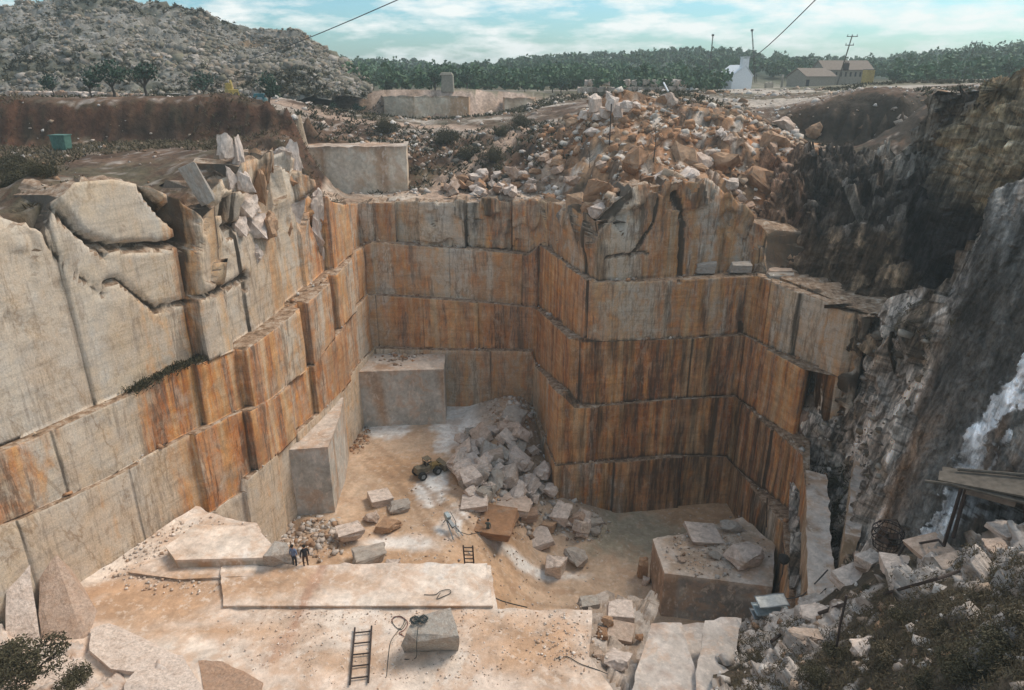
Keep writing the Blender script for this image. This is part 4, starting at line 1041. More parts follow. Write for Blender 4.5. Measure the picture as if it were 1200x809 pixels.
# upper level pile behind the back wall
n = 0
while n < 56:
    px, py = random.uniform(515, 655), random.uniform(196, 234)
    if py < 232 - (px - 500) * .30 or py < 196: continue
    n += 1; p = on_ground(px, py, 77, 120); s = depth(p) / FPX
    boulder(p + np.array([0, 0, random.uniform(0, .8)]), random.choice([9, 11, 13, 16]) * s, mat=random.choice(['boulder', 'boulder', 'white_block', 'orange_block']), rot=(random.uniform(-.6, .6), random.uniform(-.6, .6), random.uniform(0, 6)),
            label='pale broken marble block in the spoil pile on the upper level behind the back wall', group='blocks in the upper spoil pile')
# orange broken rock over the buttress
n = 0
HP = [(655, 245), (640, 215), (650, 160), (690, 118), (790, 112), (860, 135), (940, 150), (1000, 195), (960, 225), (930, 270), (905, 300), (870, 250), (800, 222), (740, 228), (700, 250)]
hp = []
while n < 62:
    px, py = random.uniform(640, 1000), random.uniform(116, 300)
    if not inpoly(np.array([px]), np.array([py]), HP)[0]: continue
    n += 1; p = on_ground(px, py, 62, 130); s = depth(p) / FPX; big = random.random() < .3
    w = random.uniform(20, 34) if big else random.uniform(9, 20)
    boulder(p, (w * s, w * s * random.uniform(.6, 1), w * s * random.uniform(.5, 1.0)), mat=random.choice(['orange_block', 'orange_block', 'boulder', 'white_block', 'boulder']), kind='r', sink=.45,
            rot=(random.uniform(-.6, .6), random.uniform(-.6, .6), random.uniform(0, 6)),
            label='rusty orange boulder in the broken heap above the buttress', group='orange boulders heaped above the buttress')
WH = [(697, 122, 16, 24), (686, 132, 14, 12), (708, 134, 14, 12), (716, 121, 14, 20), (724, 130, 14, 20), (702, 140, 16, 10), (733, 119, 14, 10), (744, 121, 12, 8), (680, 138, 12, 8), (722, 141, 12, 8), (712, 112, 10, 10)]
for i, (px, py, w, h) in enumerate(WH):
    p = on_ground(px, 142, 80, 100); p[2] += max(0, (138 - py)) / FPX * depth(p) * .85; s = depth(p) / FPX
    boulder(p, (w * s, w * s * .8, h * s), mat='white_block', kind='b', rot=(random.uniform(-.2, .2), random.uniform(-.3, .3), random.uniform(0, 3)), sink=.45,
            label='white marble block stacked on the crest of the orange heap', group='white blocks stacked on the heap crest')
# heap: the pale rock band and black lichened knobs at the rim of the buttress
def rimY(px_):
    r = GP[-5]; a, b = proj(r[:, 0], r[:, 1], r[:, 2]); i = np.argmin(np.abs(a - px_)); return r[i]
M['lichen'] = mat_boulder('lichened_rock', [(0.0, (0.12, 0.115, 0.105)), (0.5, (0.20, 0.19, 0.17)), (1.0, (0.09, 0.085, 0.08))], 3, .3)
KN = [(664, 246, 34, 28, 'lichen'), (690, 236, 26, 22, 'orange_block'), (704, 270, 30, 30, 'lichen'), (718, 252, 34, 30, 'lichen'), (738, 238, 32, 24, 'lichen'), (756, 226, 28, 22, 'white_block'), (780, 222, 34, 20, 'white_block'), (776, 236, 24, 16, 'lichen'),
      (806, 224, 34, 22, 'white_block'), (832, 226, 28, 24, 'orange_block'), (850, 232, 20, 22, 'white_block'), (792, 206, 30, 20, 'white_block'), (760, 208, 26, 20, 'orange_block'), (820, 205, 30, 22, 'orange_block'), (642, 252, 18, 22, 'orange_block'), (720, 222, 30, 18, 'orange_block'), (742, 214, 36, 26, 'orange_block'), (772, 206, 40, 30, 'white_block'), (806, 200, 44, 32, 'white_block'), (838, 208, 34, 34, 'orange_block'), (862, 226, 24, 30, 'white_block'), (700, 238, 28, 26, 'white_block'), (676, 228, 30, 26, 'orange_block'), (700, 214, 40, 34, 'orange_block'), (745, 190, 44, 38, 'orange_block'), (800, 176, 46, 40, 'orange_block'), (850, 185, 46, 44, 'orange_block'), (890, 200, 44, 44, 'orange_block'), (930, 215, 44, 34, 'orange_block'), (905, 160, 40, 40, 'orange_block'), (870, 255, 20, 30, 'orange_block')]
for (px, py, w, h, m) in KN:
    rp = rimY(px); Yk = rp[1] + (1.2 if py > 228 else 3.0); p = at(px, py + h * .3, Yk)
    if py < 200 or px > 880: p = on_ground(px, py + h * .3, 64, 120)
    s = depth(p) / FPX; boulder(p, (w * s, w * s * .9, h * s), mat=m, kind='r', sink=.5, label={'lichen': 'dark lichened rock knob on the upper rim of the buttress', 'white_block': 'weathered whitish rock on the upper rim of the buttress', 'orange_block': 'orange weathered rock on the upper rim of the buttress'}[m], group='weathered rocks along the buttress rim')
# white jagged rocks over the left wall
WL = [(264, 176, 18, 34, 0), (280, 182, 15, 40, 0), (268, 206, 20, 30, 0), (286, 214, 20, 34, 0), (272, 238, 20, 34, 0), (290, 244, 26, 30, 0), (300, 268, 28, 34, 0), (282, 268, 18, 26, 0), (308, 214, 18, 46, 1), (322, 238, 20, 46, 1), (332, 180, 22, 46, 0), (345, 190, 16, 44, 0), (336, 214, 20, 26, 1),
      (352, 222, 20, 34, 0), (346, 248, 26, 34, 0), (368, 244, 20, 56, 0), (362, 286, 24, 40, 0), (374, 282, 14, 50, 0), (318, 186, 16, 30, 1), (312, 262, 22, 34, 1), (330, 262, 22, 36, 1), (300, 186, 14, 22, 1), (254, 250, 14, 24, 1), (296, 296, 18, 26, 0)]
for (px, py, w, h, t) in WL:
    rp = rimY(px); p = at(px, py, rp[1] + .05 + (py < 200) * .8 - max(0, py - 230) * .012); s = depth(p) / FPX
    boulder(p, (w * s * 1.35, w * s * 1.2, h * s * 1.2), mat='orange_block' if t else 'white_block', kind='j', sink=.5, rot=(random.uniform(-.15, .15), random.uniform(-.15, .15), random.uniform(0, 6)),
            label='rusty jagged rock at the right end of the left wall rim' if t else 'white jagged rock at the right end of the left wall rim', group='jagged rocks over the left wall')
p = at(232, 216, rimY(232)[1] - .3); boulder(p, (1.3, .9, 3.0), 'grey_block', 's', (0, -.35, .3), label='grey slab leaning in the gap left of the white jagged rocks', sink=.5)
# blocks on the ledge right of the buttress
def ledge4(px, py): return atz(px, py, -18.55)
for (px, py, w, h, m, lab) in [(829, 319, 27, 16, 'grey_block', 'grey cut block on the ledge of the buttress, left of its twin'), (868, 317, 28, 15, 'grey_block', 'wedge shaped grey block on the ledge near the right corner of the buttress'),
                               (916, 321, 38, 9, 'boulder', 'flat pale slab on the corner ledge under the white wedge stone'), (918, 327, 34, 7, 'grey_block', 'lower flat slab on the corner ledge'), (931, 310, 13, 10, 'white_block', 'small white wedge stone on the corner ledge'), (890, 316, 10, 12, 'boulder', 'small pinkish stone between the wedge shaped block and the flat slabs')]:
    q_ = ledge4(px, py + h * .5); q_[1] = max(q_[1], 66.2 if px < 880 else 64.5); q_ = at(px, py + h * .5, q_[1]); q_[2] = -18.5
    s = depth(q_) / FPX
    boulder(q_ + np.array([0, .6, 0]), (w * s, w * s * .5, h * s), mat=m, kind='b', rot=(0, 0, random.uniform(-.1, .1)), label=lab, sink=.02)
# boulders on the right bench
def benchR(px, py): return atz(px, py, ZR)
for (px, py, w, h, m, k, rz, lab) in [(824, 624, 42, 12, 'white_block', 's', .1, 'long white slab at the back of the dark fronted bench'), (857, 613, 32, 20, 'grey_block', 'r', .3, 'rounded grey boulder at the back of the dark fronted bench'),
                                      (872, 645, 42, 34, 'white_block', 'b', .5, 'tilted white block with an orange side on the dark fronted bench'), (838, 648, 20, 14, 'grey_block', 'r', .2, 'small grey stone in the middle of the dark fronted bench'), (800, 655, 12, 7, 'boulder', 'r', .2, 'tiny pale stone near the left end of the dark fronted bench')]:
    boulder_px(px, py, w, h, benchR, mat=m, kind=k, rot=(.1, .15, rz), label=lab, sink=.05)
# the plateau
def hull_px(name, pts, mat, label, cat='rock', rough=.02, sub=2, group=None, parent=None):
    W = np.array([at(*p) if len(p) == 3 else (atz(p[0], p[1], p[2])) for p in pts]); c = W.mean(0)
    me = hull_mesh([tuple(w - c) for w in W], name, rough, sub, len(name)); me.materials.append(M[mat])
    o = bpy.data.objects.new(name, me); COL.objects.link(o); o.location = c
    if label: tag(o, label, cat, group)
    return o
def zpts(lst): return [(a, b, z, 'z') for a, b, z in lst]
# big block near the ladder
def hull_w(name, W, mat, label, cat='rock', rough=.02, sub=2, group=None):
    W = np.array(W, float); c = W.mean(0); me = hull_mesh([tuple(w - c) for w in W], name, rough, sub, len(W)); me.materials.append(M[mat])
    o = bpy.data.objects.new(name, me); COL.objects.link(o); o.location = c
    if label: tag(o, label, cat, group)
    return o
def up(px, py, z, dz): p = atz(px, py, z); p[2] += dz; return p
bb = [atz(474, 765, ZP), atz(537, 763, ZP), atz(534, 742, ZP), atz(490, 742, ZP), atz(470, 757, ZP + 1.0), atz(490, 752, ZP + 1.6), atz(538, 752, ZP + 1.2), atz(538, 745, ZP + 1.8), atz(528, 712, ZP + 2.1), atz(487, 722, ZP + 2.1), atz(476, 742, ZP + 1.9)]
big = hull_w('boulder', bb, 'grey_block', 'large grey block alone on the white plateau with coiled hoses on its left corner')
rb = [atz(309, 664, ZP), atz(318, 667, ZP), atz(343, 662, ZP), atz(336, 650, ZP), atz(311, 652, ZP), atz(308, 652, ZP + 1.3), atz(318, 652, ZP + 1.4), atz(322, 634, ZP + 1.6), atz(336, 636, ZP + 1.5), atz(341, 648, ZP + .9)]
hull_w('boulder', rb, 'grey_block', 'grey block with a dark red end at the plateau edge beside the two people')
# rubble gap between the plateau and the white slabs
gap = sheet('hillside', [[tuple(atz(x, y, z)) + (0,) for x, y, z in r] for r in [
    [(690, 700, -36.5), (715, 700, -37), (745, 700, -38), (775, 700, -40)], [(688, 735, -33.2), (712, 735, -33.5), (735, 738, -34.5), (765, 738, -36)],
    [(688, 775, -31.6), (712, 775, -31.8), (740, 775, -32.4), (765, 775, -33)], [(690, 850, -31), (712, 850, -31.2), (740, 850, -31.6), (765, 850, -32)]]], 50, 50,
    lambda P, a, b: (facet(P, .9, 111)[0] * .5, (facet(P, .9, 111)[1],)), lambda V, a, b, i: mixc((0.30, 0.22, 0.16), (0.50, 0.44, 0.39), i[0]), M['slab_rock'])
VG = gap[1]
for (px, py, w, h, m, k, lab) in [(684, 704, 26, 18, 'grey_block', 'b', 'grey pink block on the right corner of the plateau edge'), (726, 714, 34, 26, 'white_block', 's', 'clean white slab leaning above the rubble gap'), (712, 724, 20, 24, 'orange_block', 'r', 'dark rusty stone left of the clean white slab'),
                                  (728, 738, 34, 14, 'boulder', 's', 'pinkish slab in the rubble gap below the clean white slab'), (704, 742, 16, 22, 'orange_block', 'b', 'rusty block against the plateau side in the rubble gap'), (748, 746, 12, 14, 'orange_block', 'r', 'small brown stone at the right of the rubble gap'),
                                  (724, 764, 40, 36, 'white_block', 'r', 'big white rough boulder at the front of the rubble gap'), (702, 764, 16, 18, 'boulder', 'r', 'pale stone left of the big white rough boulder')]:
    boulder_px(px, py, w, h, lambda a, b: on_sheet(VG, a, b), mat=m, kind=k, rot=(random.uniform(-.1, .3), random.uniform(-.2, .2), random.uniform(-.4, .4)), label=lab, sink=.1)
# bottom left slabs
def atY(l): return [at(*p) for p in l]
hull_w('marble_block', atY([(10, 640, 33), (34, 640, 33.4), (46, 756, 29.8), (6, 756, 29.4), (8, 640, 36), (30, 640, 36.5), (36, 760, 33.5), (0, 760, 33.5)]), 'white_block', 'tall pale upright slab at the far left foot of the wall', 'marble block')
hull_w('marble_block', atY([(44, 650, 34), (60, 640, 34.4), (114, 716, 31.8), (100, 754, 30), (48, 758, 29.7), (46, 640, 37), (70, 650, 37), (100, 740, 34), (44, 770, 34)]), 'boulder', 'triangular pinkish slab leaning right of the tall pale slab', 'marble block')
def flatslab(pts, th, mat, lab):
    """a slab lying on the slope: outline of its upper face given by survey points, thickness th"""
    W = [at(*p) for p in pts]; hull_w('marble_block', W + [w + np.array([0, .25, -th]) for w in W], mat, lab, 'marble block', .012, 3)
flatslab([(106, 738, 30.6), (128, 731, 31.2), (196, 752, 30.2), (214, 772, 28.6), (180, 790, 27.4), (130, 784, 27.6), (104, 762, 28.8)], 1.6, 'white_block', 'rounded pink slab below the leaning triangular slab')
flatslab([(172, 768, 28.6), (214, 768, 28.8), (240, 812, 26.0), (236, 840, 25.0), (140, 840, 24.8), (146, 802, 26.4)], 1.6, 'white_block', 'pale flat topped slab at the lower left edge')
flatslab([(232, 774, 28.6), (264, 772, 28.8), (308, 800, 27.0), (300, 835, 25.2), (244, 835, 25.2)], 1.4, 'boulder', 'low pink slab right of the pale slab at the bottom edge')
flatslab([(50, 756, 29.6), (92, 762, 29.2), (112, 800, 26.8), (104, 840, 25.0), (30, 840, 25.0), (20, 780, 27.6)], 1.6, 'white_block', 'pale slab above the dark bush in the bottom left corner')
# stones and slabs of the right foreground
for (px, py, w, h, m, k, rz, lab) in [(1008, 622, 34, 40, 'white_block', 'b', .5, 'white cut slab left of the wire basket'), (1020, 646, 36, 14, 'boulder', 's', -.4, 'pinkish slab under the white cut slab'), (1050, 655, 36, 26, 'white_block', 's', -.3, 'pale tilted slab below the wire basket'),
                                      (1000, 668, 46, 30, 'white_block', 'b', .4, 'whitish block in front of the long narrow wall'), (1118, 662, 84, 12, 'boulder', 's', .45, 'long flat pale slab under the bent handrail'), (1165, 632, 34, 18, 'boulder', 'r', .3, 'pale boulder at the right edge below the dark hollow'), (1180, 622, 40, 14, 'white_block', 's', .2, 'pale slab at the right edge on top of the bank'),
                                      (1150, 650, 24, 16, 'grey_block', 'r', .3, 'grey stone at the end of the long iron pole'), (1090, 640, 50, 12, 'boulder', 's', .2, 'thin pale slab below the foot of the white rock streaks'), (890, 706, 20, 26, 'white_block', 'r', .3, 'pale boulder left of the blue metal sheets'),
                                      (1060, 676, 40, 16, 'grey_block', 's', -.3, 'grey slab half buried in the bank below the tilted slab'), (1010, 745, 40, 40, 'white_block', 'r', .3, 'round white boulder beside the rusty post'), (960, 712, 50, 22, 'white_block', 'r', .2, 'whitish rock behind the thick iron pole'), (940, 738, 40, 16, 'boulder', 'r', .1, 'low pale rock in front of the thick iron pole')]:
    boulder_px(px, py, w, h, lambda a, b: on_sheet(VC, a, b), mat=m, kind=k, rot=(random.uniform(.0, .25), random.uniform(-.15, .15), rz), label=lab, sink=.38, deep=.5 if w > 80 else .8)
# two narrow sawn walls running from the right wall
def wallbox(name, a, b, w, ztop, zbot, mat, colf, lab):
    a = np.array(a[:2]); b = np.array(b[:2]); d = (b - a) / np.linalg.norm(b - a); n_ = np.array([d[1], -d[0]]) * -w if False else np.array([-d[1], d[0]]) * -w
    return prism(name, [tuple(a), tuple(b), tuple(b - n_), tuple(a - n_)], ztop, zbot, mat, .5, .06, colf, .3, label=lab)
def col_fin(V, Nn):
    st = fbm(V * np.array([1, 1, .06]), .9, 4, 35); side = np.abs(Nn[:, 2]) < .5
    c = mixc((0.42, 0.32, 0.22), (0.30, 0.18, 0.10), sst(st, -.2, .3)); return np.where(side[:, None], c, mixc((0.58, 0.50, 0.44), (0.36, 0.24, 0.16), sst(fbm(V, 1.2, 4, 43), .1, .4)))
wallbox('marble_wall', atz(945, 553, ZB + .1), atz(948, 700, ZB + .1), 1.5, ZB + .12, -48, M['marble_bench'], col_fin, 'long narrow sawn wall with a pale top running towards the viewer')
wallbox('marble_wall', atz(1004, 520, ZB + 2.6), atz(988, 640, ZB + 1.6), .8, ZB + 2.6, -48, M['marble_bench'], col_fin, 'second narrow brown wall right of the planted gully')

for (px, py, Y_, w, h, lab) in [(952, 462, 57.6, 34, 70, 'tall pale jagged rock under the cut end of the right wall, upper of three'), (966, 505, 55.4, 34, 70, 'pale jagged rock under the cut end of the right wall, middle of three'), (985, 470, 55.6, 30, 60, 'pale jagged rock under the cut end of the right wall, rightmost of three')]:
    p = at(px, py + h * .3, Y_); s = depth(p) / FPX; boulder(p, (w * s * 1.3, w * s * 1.2, h * s), mat='boulder', kind='j', rot=(.1, .15, random.uniform(0, 3)), sink=.5, label=lab)
# ================================================================== RUBBLE (uncountable)
TV = []
for i in range(10):
    random.seed(500 + i); bm = bmesh.new(); [bm.verts.new(p) for p in (block_pts(.22) if i % 2 else rock_pts(9))]
    r = bmesh.ops.convex_hull(bm, input=bm.verts[:]); bmesh.ops.delete(bm, geom=[g for g in set(r['geom_interior'] + r['geom_unused']) if isinstance(g, bmesh.types.BMVert) and g.is_valid], context='VERTS')
    bmesh.ops.triangulate(bm, faces=bm.faces[:]); bm.verts.index_update()
    TV.append((np.array([v.co[:] for v in bm.verts]), np.array([[v.index for v in f.verts] for f in bm.faces]))); bm.free()
def rubble(P, size, pal, name='rubble', label='loose stone rubble', seed=0, mat='rubble', flat=.75):
    rs = np.random.RandomState(seed); n = len(P); Vs, Fs, Cs = [], [], []; b = 0
    size = np.broadcast_to(size, (n,)); pal = np.array(pal); kk = rs.randint(0, len(TV), n)
    for t in range(len(TV)):
        m = np.where(kk == t)[0]
        if len(m) == 0: continue
        tv, tf = TV[t]; q4 = rs.randn(len(m), 4); q4 /= np.linalg.norm(q4, axis=1)[:, None]; w, x, y, z = q4.T
        Rm = np.stack([1 - 2 * (y * y + z * z), 2 * (x * y - z * w), 2 * (x * z + y * w), 2 * (x * y + z * w), 1 - 2 * (x * x + z * z), 2 * (y * z - x * w), 2 * (x * z - y * w), 2 * (y * z + x * w), 1 - 2 * (x * x + y * y)], 1).reshape(-1, 3, 3)
        sc = size[m][:, None] * rs.uniform(.6, 1.2, (len(m), 3))
        V = np.einsum('nij,nkj->nki', Rm, tv[None] * sc[:, None, :]); V[..., 2] *= flat; V += P[m][:, None, :]
        Vs.append(V.reshape(-1, 3)); k = len(tv)
        Fs.append((tf[None] + (b + np.arange(len(m)) * k)[:, None, None]).reshape(-1, 3)); b += len(m) * k
        cc = pal[rs.randint(0, len(pal), len(m))] * rs.uniform(.8, 1.15, (len(m), 1)); Cs.append(np.repeat(cc, k, 0))
    return tag(mesh_np(name, np.concatenate(Vs), np.concatenate(Fs), M[mat], None, {'tint': np.concatenate(Cs)}), label, None, None, 'stuff')
PALE = [(0.50, 0.44, 0.39), (0.44, 0.36, 0.30), (0.56, 0.52, 0.48), (0.36, 0.27, 0.20), (0.30, 0.19, 0.12)]
ORNG = [(0.40, 0.22, 0.12), (0.33, 0.19, 0.11), (0.48, 0.36, 0.26), (0.55, 0.50, 0.44), (0.22, 0.14, 0.09)]
GREY = [(0.20, 0.18, 0.145), (0.24, 0.215, 0.18), (0.17, 0.15, 0.115), (0.34, 0.30, 0.26), (0.18, 0.165, 0.12), (0.25, 0.20, 0.15)]
LIGHT = [(0.62, 0.53, 0.45), (0.56, 0.44, 0.35), (0.68, 0.60, 0.53), (0.48, 0.33, 0.23)]
rs = np.random.RandomState(8)
def scat_floor(n, box, sz, pal, seed, lab, zf=None, pw=1.0):
    c = []; k = np.random.RandomState(seed)
    while len(c) < n:
        px = k.uniform(box[0], box[2]); py = k.uniform(box[1], box[3])
        ex = (px - (box[0] + box[2]) / 2) / (box[2] - box[0]) * 2; ey = (py - (box[1] + box[3]) / 2) / (box[3] - box[1]) * 2
        if ex * ex + ey * ey > k.uniform(.3, 1.0): continue
        c.append(floor_pt(px, py) if zf is None else atz(px, py, zf))
    rubble(np.array(c), sz[0] + (sz[1] - sz[0]) * k.rand(n) ** 3, pal, 'rubble', lab, seed)
scat_floor(1300, (290, 596, 415, 662), (.10, .75), PALE, 1, 'small pinkish rubble at the foot of the left bench')
scat_floor(320, (400, 484, 436, 532), (.2, .8), ORNG, 2, 'reddish rubble heap at the foot of the left wall')
scat_floor(500, (560, 455, 640, 505), (.15, .8), PALE, 3, 'rubble at the back corner of the pit')
scat_floor(900, (530, 490, 700, 640), (.15, .9), PALE, 4, 'small stones between the boulders of the big pile')
scat_floor(300, (640, 595, 720, 640), (.12, .5), PALE, 14, 'stone chips at the buttress foot')
scat_floor(260, (420, 376, 505, 432), (.15, .9), ORNG + PALE, 5, 'rubble lying on the grey bench at the back', ZB + .05)
scat_floor(380, (770, 610, 905, 680), (.08, .4), PALE, 6, 'stone chips on the dark fronted bench', ZR + .05)
scat_floor(1500, (90, 600, 340, 700), (.03, .26), LIGHT, 7, 'stone chips on the white plateau', ZP + .05)
scat_floor(2600, (240, 668, 700, 815), (.02, .13), LIGHT, 8, 'fine chips on the white plateau', ZP + .03)
scat_floor(350, (620, 700, 720, 800), (.04, .22), LIGHT, 9, 'fine chips on the plateau right corner', ZP + .03)
scat_floor(900, (380, 540, 760, 720), (.04, .28), PALE, 10, 'small stones on the clay floor')
scat_floor(240, (850, 560, 930, 660), (.1, .5), PALE, 15, 'small stones at the foot of the right wall', -43.5)
# stones on every ledge of the sawn walls
c = []
lidx = []; rr_ = 0
for j in range(5):
    rr_ += NR[j] + 1
    if j < 4: lidx.append((rr_ + 1, j)); rr_ += 4
for (ri, j) in lidx:
    row_ = GP[ri]; w_ = GP[ri + 1] - GP[ri]; L = np.linalg.norm(np.diff(row_[:, :2], axis=0), axis=1).cumsum(); tot = L[-1]
    for _ in range(int(tot * 3.4)):
        i = min(int(np.searchsorted(L, rs.rand() * tot)), len(row_) - 2); cl = vn(row_[i:i + 1] * .35, 5 + j)[0]
        if rs.rand() > .35 + .9 * cl: continue
        c.append(row_[i] + w_[i] * rs.uniform(-.5, 1.6) + np.array([0, 0, .12]))
rubble(np.array(c), .07 + .42 * rs.rand(len(c)) ** 4, PALE + ORNG, 'rubble', 'loose stones lying along the ledges of the sawn walls', 12)
# stones over the upland: heap, banks, track sides
def scat_ground(n, X0, X1, Y0, Y1, sz, pal, seed, lab, mask=None, lift=.05):
    k = np.random.RandomState(seed); X_ = k.uniform(X0, X1, n * 2); Y_ = k.uniform(Y0, Y1, n * 2)
    ok = ~inpoly(X_, Y_, pit)
    q = np.stack([X_, Y_, 0 * X_], 1); ok &= fbm(q, .12, 3, seed) > k.uniform(-.5, .35, n * 2)
    if mask is not None: ok &= mask(X_, Y_)
    X_, Y_ = X_[ok][:n], Y_[ok][:n]; P = np.array([(a, b, gz(a, b) + lift) for a, b in zip(X_, Y_)])
    rubble(P, sz[0] + (sz[1] - sz[0]) * k.rand(len(P)) ** 4, pal, 'rubble', lab, seed)
scat_ground(4200, 3, 38, 60, 100, (.15, 1.4), ORNG, 21, 'broken orange rubble over the heap above the buttress')
scat_ground(2200, -20, 10, 84, 104, (.15, 1.0), PALE + [(0.12, 0.11, 0.09)] * 2, 22, 'rubble and stones on the bank behind the upper level')
scat_ground(1200, -60, -10, 44, 80, (.08, .55), PALE, 23, 'stones strewn over the brown ground left of the pit')
scat_ground(1500, -80, 60, 96, 150, (.25, 1.5), PALE, 24, 'stones strewn over the far quarry ground')
scat_ground(500, 30, 70, 86, 110, (.2, 1.1), PALE, 25, 'stones along the right upland edge')
scat_ground(450, -5, 6, 77, 90, (.2, 1.0), PALE, 26, 'small stones between the blocks of the upper spoil pile')
def scat_sheet(V, n, sz, pal, seed, lab, ok=lambda a, b: np.ones(len(a), bool)):
    k = np.random.RandomState(seed); P = V.reshape(-1, 3)[k.randint(0, V.shape[0] * V.shape[1], n * 3)]; a, b = proj(P[:, 0], P[:, 1], P[:, 2]); P = P[ok(a, b)][:n]
    rubble(P, sz[0] + (sz[1] - sz[0]) * k.rand(len(P)) ** 4, pal, 'rubble', lab, seed)
scat_sheet(VC, 900, (.05, .7), PALE, 31, 'pale stones on the overgrown bank', lambda a, b: (a > 840))
scat_sheet(VB, 260, (.08, .5), PALE, 32, 'white stones in the planted gully', lambda a, b: (a > 950) & (a < 1000) & (b > 550) & (b < 700))
scat_sheet(VB, 420, (.2, 1.1), [(0.33, 0.29, 0.24), (0.20, 0.15, 0.10), (0.44, 0.40, 0.36), (0.12, 0.10, 0.08)], 33, 'broken pale rock on the rough cliff', lambda a, b: (a > 960) & (a < slabedge(b) - 6) & (b > 370) & (b < 560))
scat_sheet(VA, 300, (.2, .8), [(0.30, 0.27, 0.24), (0.16, 0.14, 0.12)], 34, 'loose stones at the foot of the dark cliff', lambda a, b: (b > 355) & (a > 930) & (a < 1080))

# ================================================================== THE SPOIL HILL, LEFT
HX = [-420, -260, -130, -40, 20, 60, 100, 160, 225, 248, 300, 330, 350, 375, 402, 430]
HR = [100, 84, 55, 28, 10, 3, -3, 6, 15, 24, 38, 43, 42, 58, 76, 100]
HY = [200, 200, 200, 198, 196, 195, 195, 192, 190, 188, 186, 184, 184, 184, 184, 184]
rowsH = [row(HX, [114] * 16, [128] * 16), row(HX, [lerp(108, r, .22) for r in HR], [140] * 16), row(HX, [lerp(108, r, .5) for r in HR], [158] * 16), row(HX, [lerp(108, r, .8) for r in HR], [176] * 16), row(HX, HR, HY), row(HX, [lerp(108, r, .6) for r in HR], [y + 30 for y in HY]), row(HX, [104] * 16, [y + 75 for y in HY])]
def dispH(P, a, b):
    fv, fr, fe = facet(P, .28, 121, 1.0); return fv * .9 + fbm(P, .05, 3, 122) * 1.6, (fr,)
def colH(V, a, b, i):
    n2 = fbm(V, .07, 4, 123); n3 = fbm(V, .5, 3, 124)
    c = mixc((0.17, 0.16, 0.135), (0.27, 0.255, 0.23), i[0]); c = mixc(c, (0.085, 0.085, 0.055), sst(n2 + n3 * .3, .02, .3) * .75)
    c = mixc(c, (0.21, 0.14, 0.08), sst(segdist(a, b, [(180, 68), (240, 62), (300, 46), (360, 48)]), 6, 2) * .8)
    return mixc(c, (0.24, 0.16, 0.10), sst(np.hypot((a - 255) / 40, (b - 92) / 14), 1.2, .6) * .6)
hill, VH = sheet('hill', rowsH, 200, 330, dispH, colH, M['soil'])
hn = fbm(VH.reshape(-1, 3), .07, 4, 123).reshape(VH.shape[:2])
k = np.random.RandomState(77); I = k.randint(2, VH.shape[0] - 45, 26000); J = k.randint(2, VH.shape[1] - 2, 26000); I = np.concatenate([I, I]); J = np.concatenate([J, (J * 7 + 13) % (VH.shape[1] - 4) + 2])
P = VH[I, J] + np.stack([k.uniform(-.6, .6, len(I)), k.uniform(-.6, .6, len(I)), 0 * I], 1); keep = hn[I, J] + k.uniform(-.25, .25, len(P)) < .10; P = P[keep][:24000]; szn = .7 + .9 * sst(fbm(P, .09, 3, 126), -.2, .4)
rubble(P + np.array([0, 0, .15]), szn * (.28 + 1.5 * k.rand(len(P)) ** 5), GREY, 'rubble', 'grey waste rock covering the spoil hill', 78, flat=.8)

# ================================================================== VEGETATION
def clump(P, size, rnd, name, mat, parent=None, tri=True, up_=0.0, seed=0, wide=1.0):
    """cloud of small leaf blades: P centres, size per blade"""
    k = np.random.RandomState(seed); n = len(P); a = k.randn(n, 3); a /= np.linalg.norm(a, axis=1)[:, None]; b = k.randn(n, 3); a[:, 2] = a[:, 2] * (1 - up_) + up_
    a /= np.linalg.norm(a, axis=1)[:, None]; b -= (a * b).sum(1)[:, None] * a; b /= np.linalg.norm(b, axis=1)[:, None] + 1e-9
    s = np.broadcast_to(size, (n,))[:, None]
    V = np.stack([P - a * s * .5 - b * s * .3 * wide, P - a * s * .5 + b * s * .3 * wide, P + a * s * .6 + b * s * .18 * wide, P + a * s * .55 - b * s * .2 * wide], 1).reshape(-1, 3)
    F = np.arange(4 * n).reshape(n, 4)
    return mesh_np(name, V, F, M[mat], parent, {'rnd': np.repeat(rnd, 4)})
def crown_pts(k, n, rx, rz, lobes=7):
    L = k.randn(lobes, 3); L /= np.linalg.norm(L, axis=1)[:, None]; L = L * k.uniform(.35, .75, (lobes, 1)) * np.array([rx, rx, rz]); rad = k.uniform(.35, .6, lobes) * rx
    i = k.randint(0, lobes, n); d = k.randn(n, 3); d /= np.linalg.norm(d, axis=1)[:, None]
    return L[i] + d * (rad[i] * k.uniform(.55, 1.05, n))[:, None] * np.array([1, 1, .8]), k.rand(lobes)[i]
# forest
k = np.random.RandomState(55); TP, TS, TR = [], [], []
nt_ = 0
while nt_ < 3400:
    Yt = 165 + 420 * k.rand() ** 1.15; px = k.uniform(-60, 1290); X_ = (px - 600) / 800 * Yt
    if px < 425 + (Yt - 165) * .0 and Yt < 275: continue
    if 830 < px < 1020 and Yt < 246: continue
    nt_ += 1; zg = farz(np.array([X_]), np.array([Yt]))[0]; h = 3.4 + 5.5 * k.rand() ** 1.6 * (1 + .25 * (px > 1000)); rx = h * k.uniform(.35, .5)
    m = int(60 if Yt < 300 else 40); c, r = crown_pts(k, m, rx, h * .32, 5)
    TP.append(c + np.array([X_, Yt, zg + h * .55])); TS.append(np.full(m, .75 + .35 * (Yt > 260) + .35 * (Yt > 400))); TR.append(r * .6 + k.rand() * .4)
fo = clump(np.concatenate(TP), np.concatenate(TS), np.concatenate(TR), 'forest', 'leaf_far', wide=1.6, seed=3); tag(fo, 'dark green wood along the horizon', None, None, 'stuff')
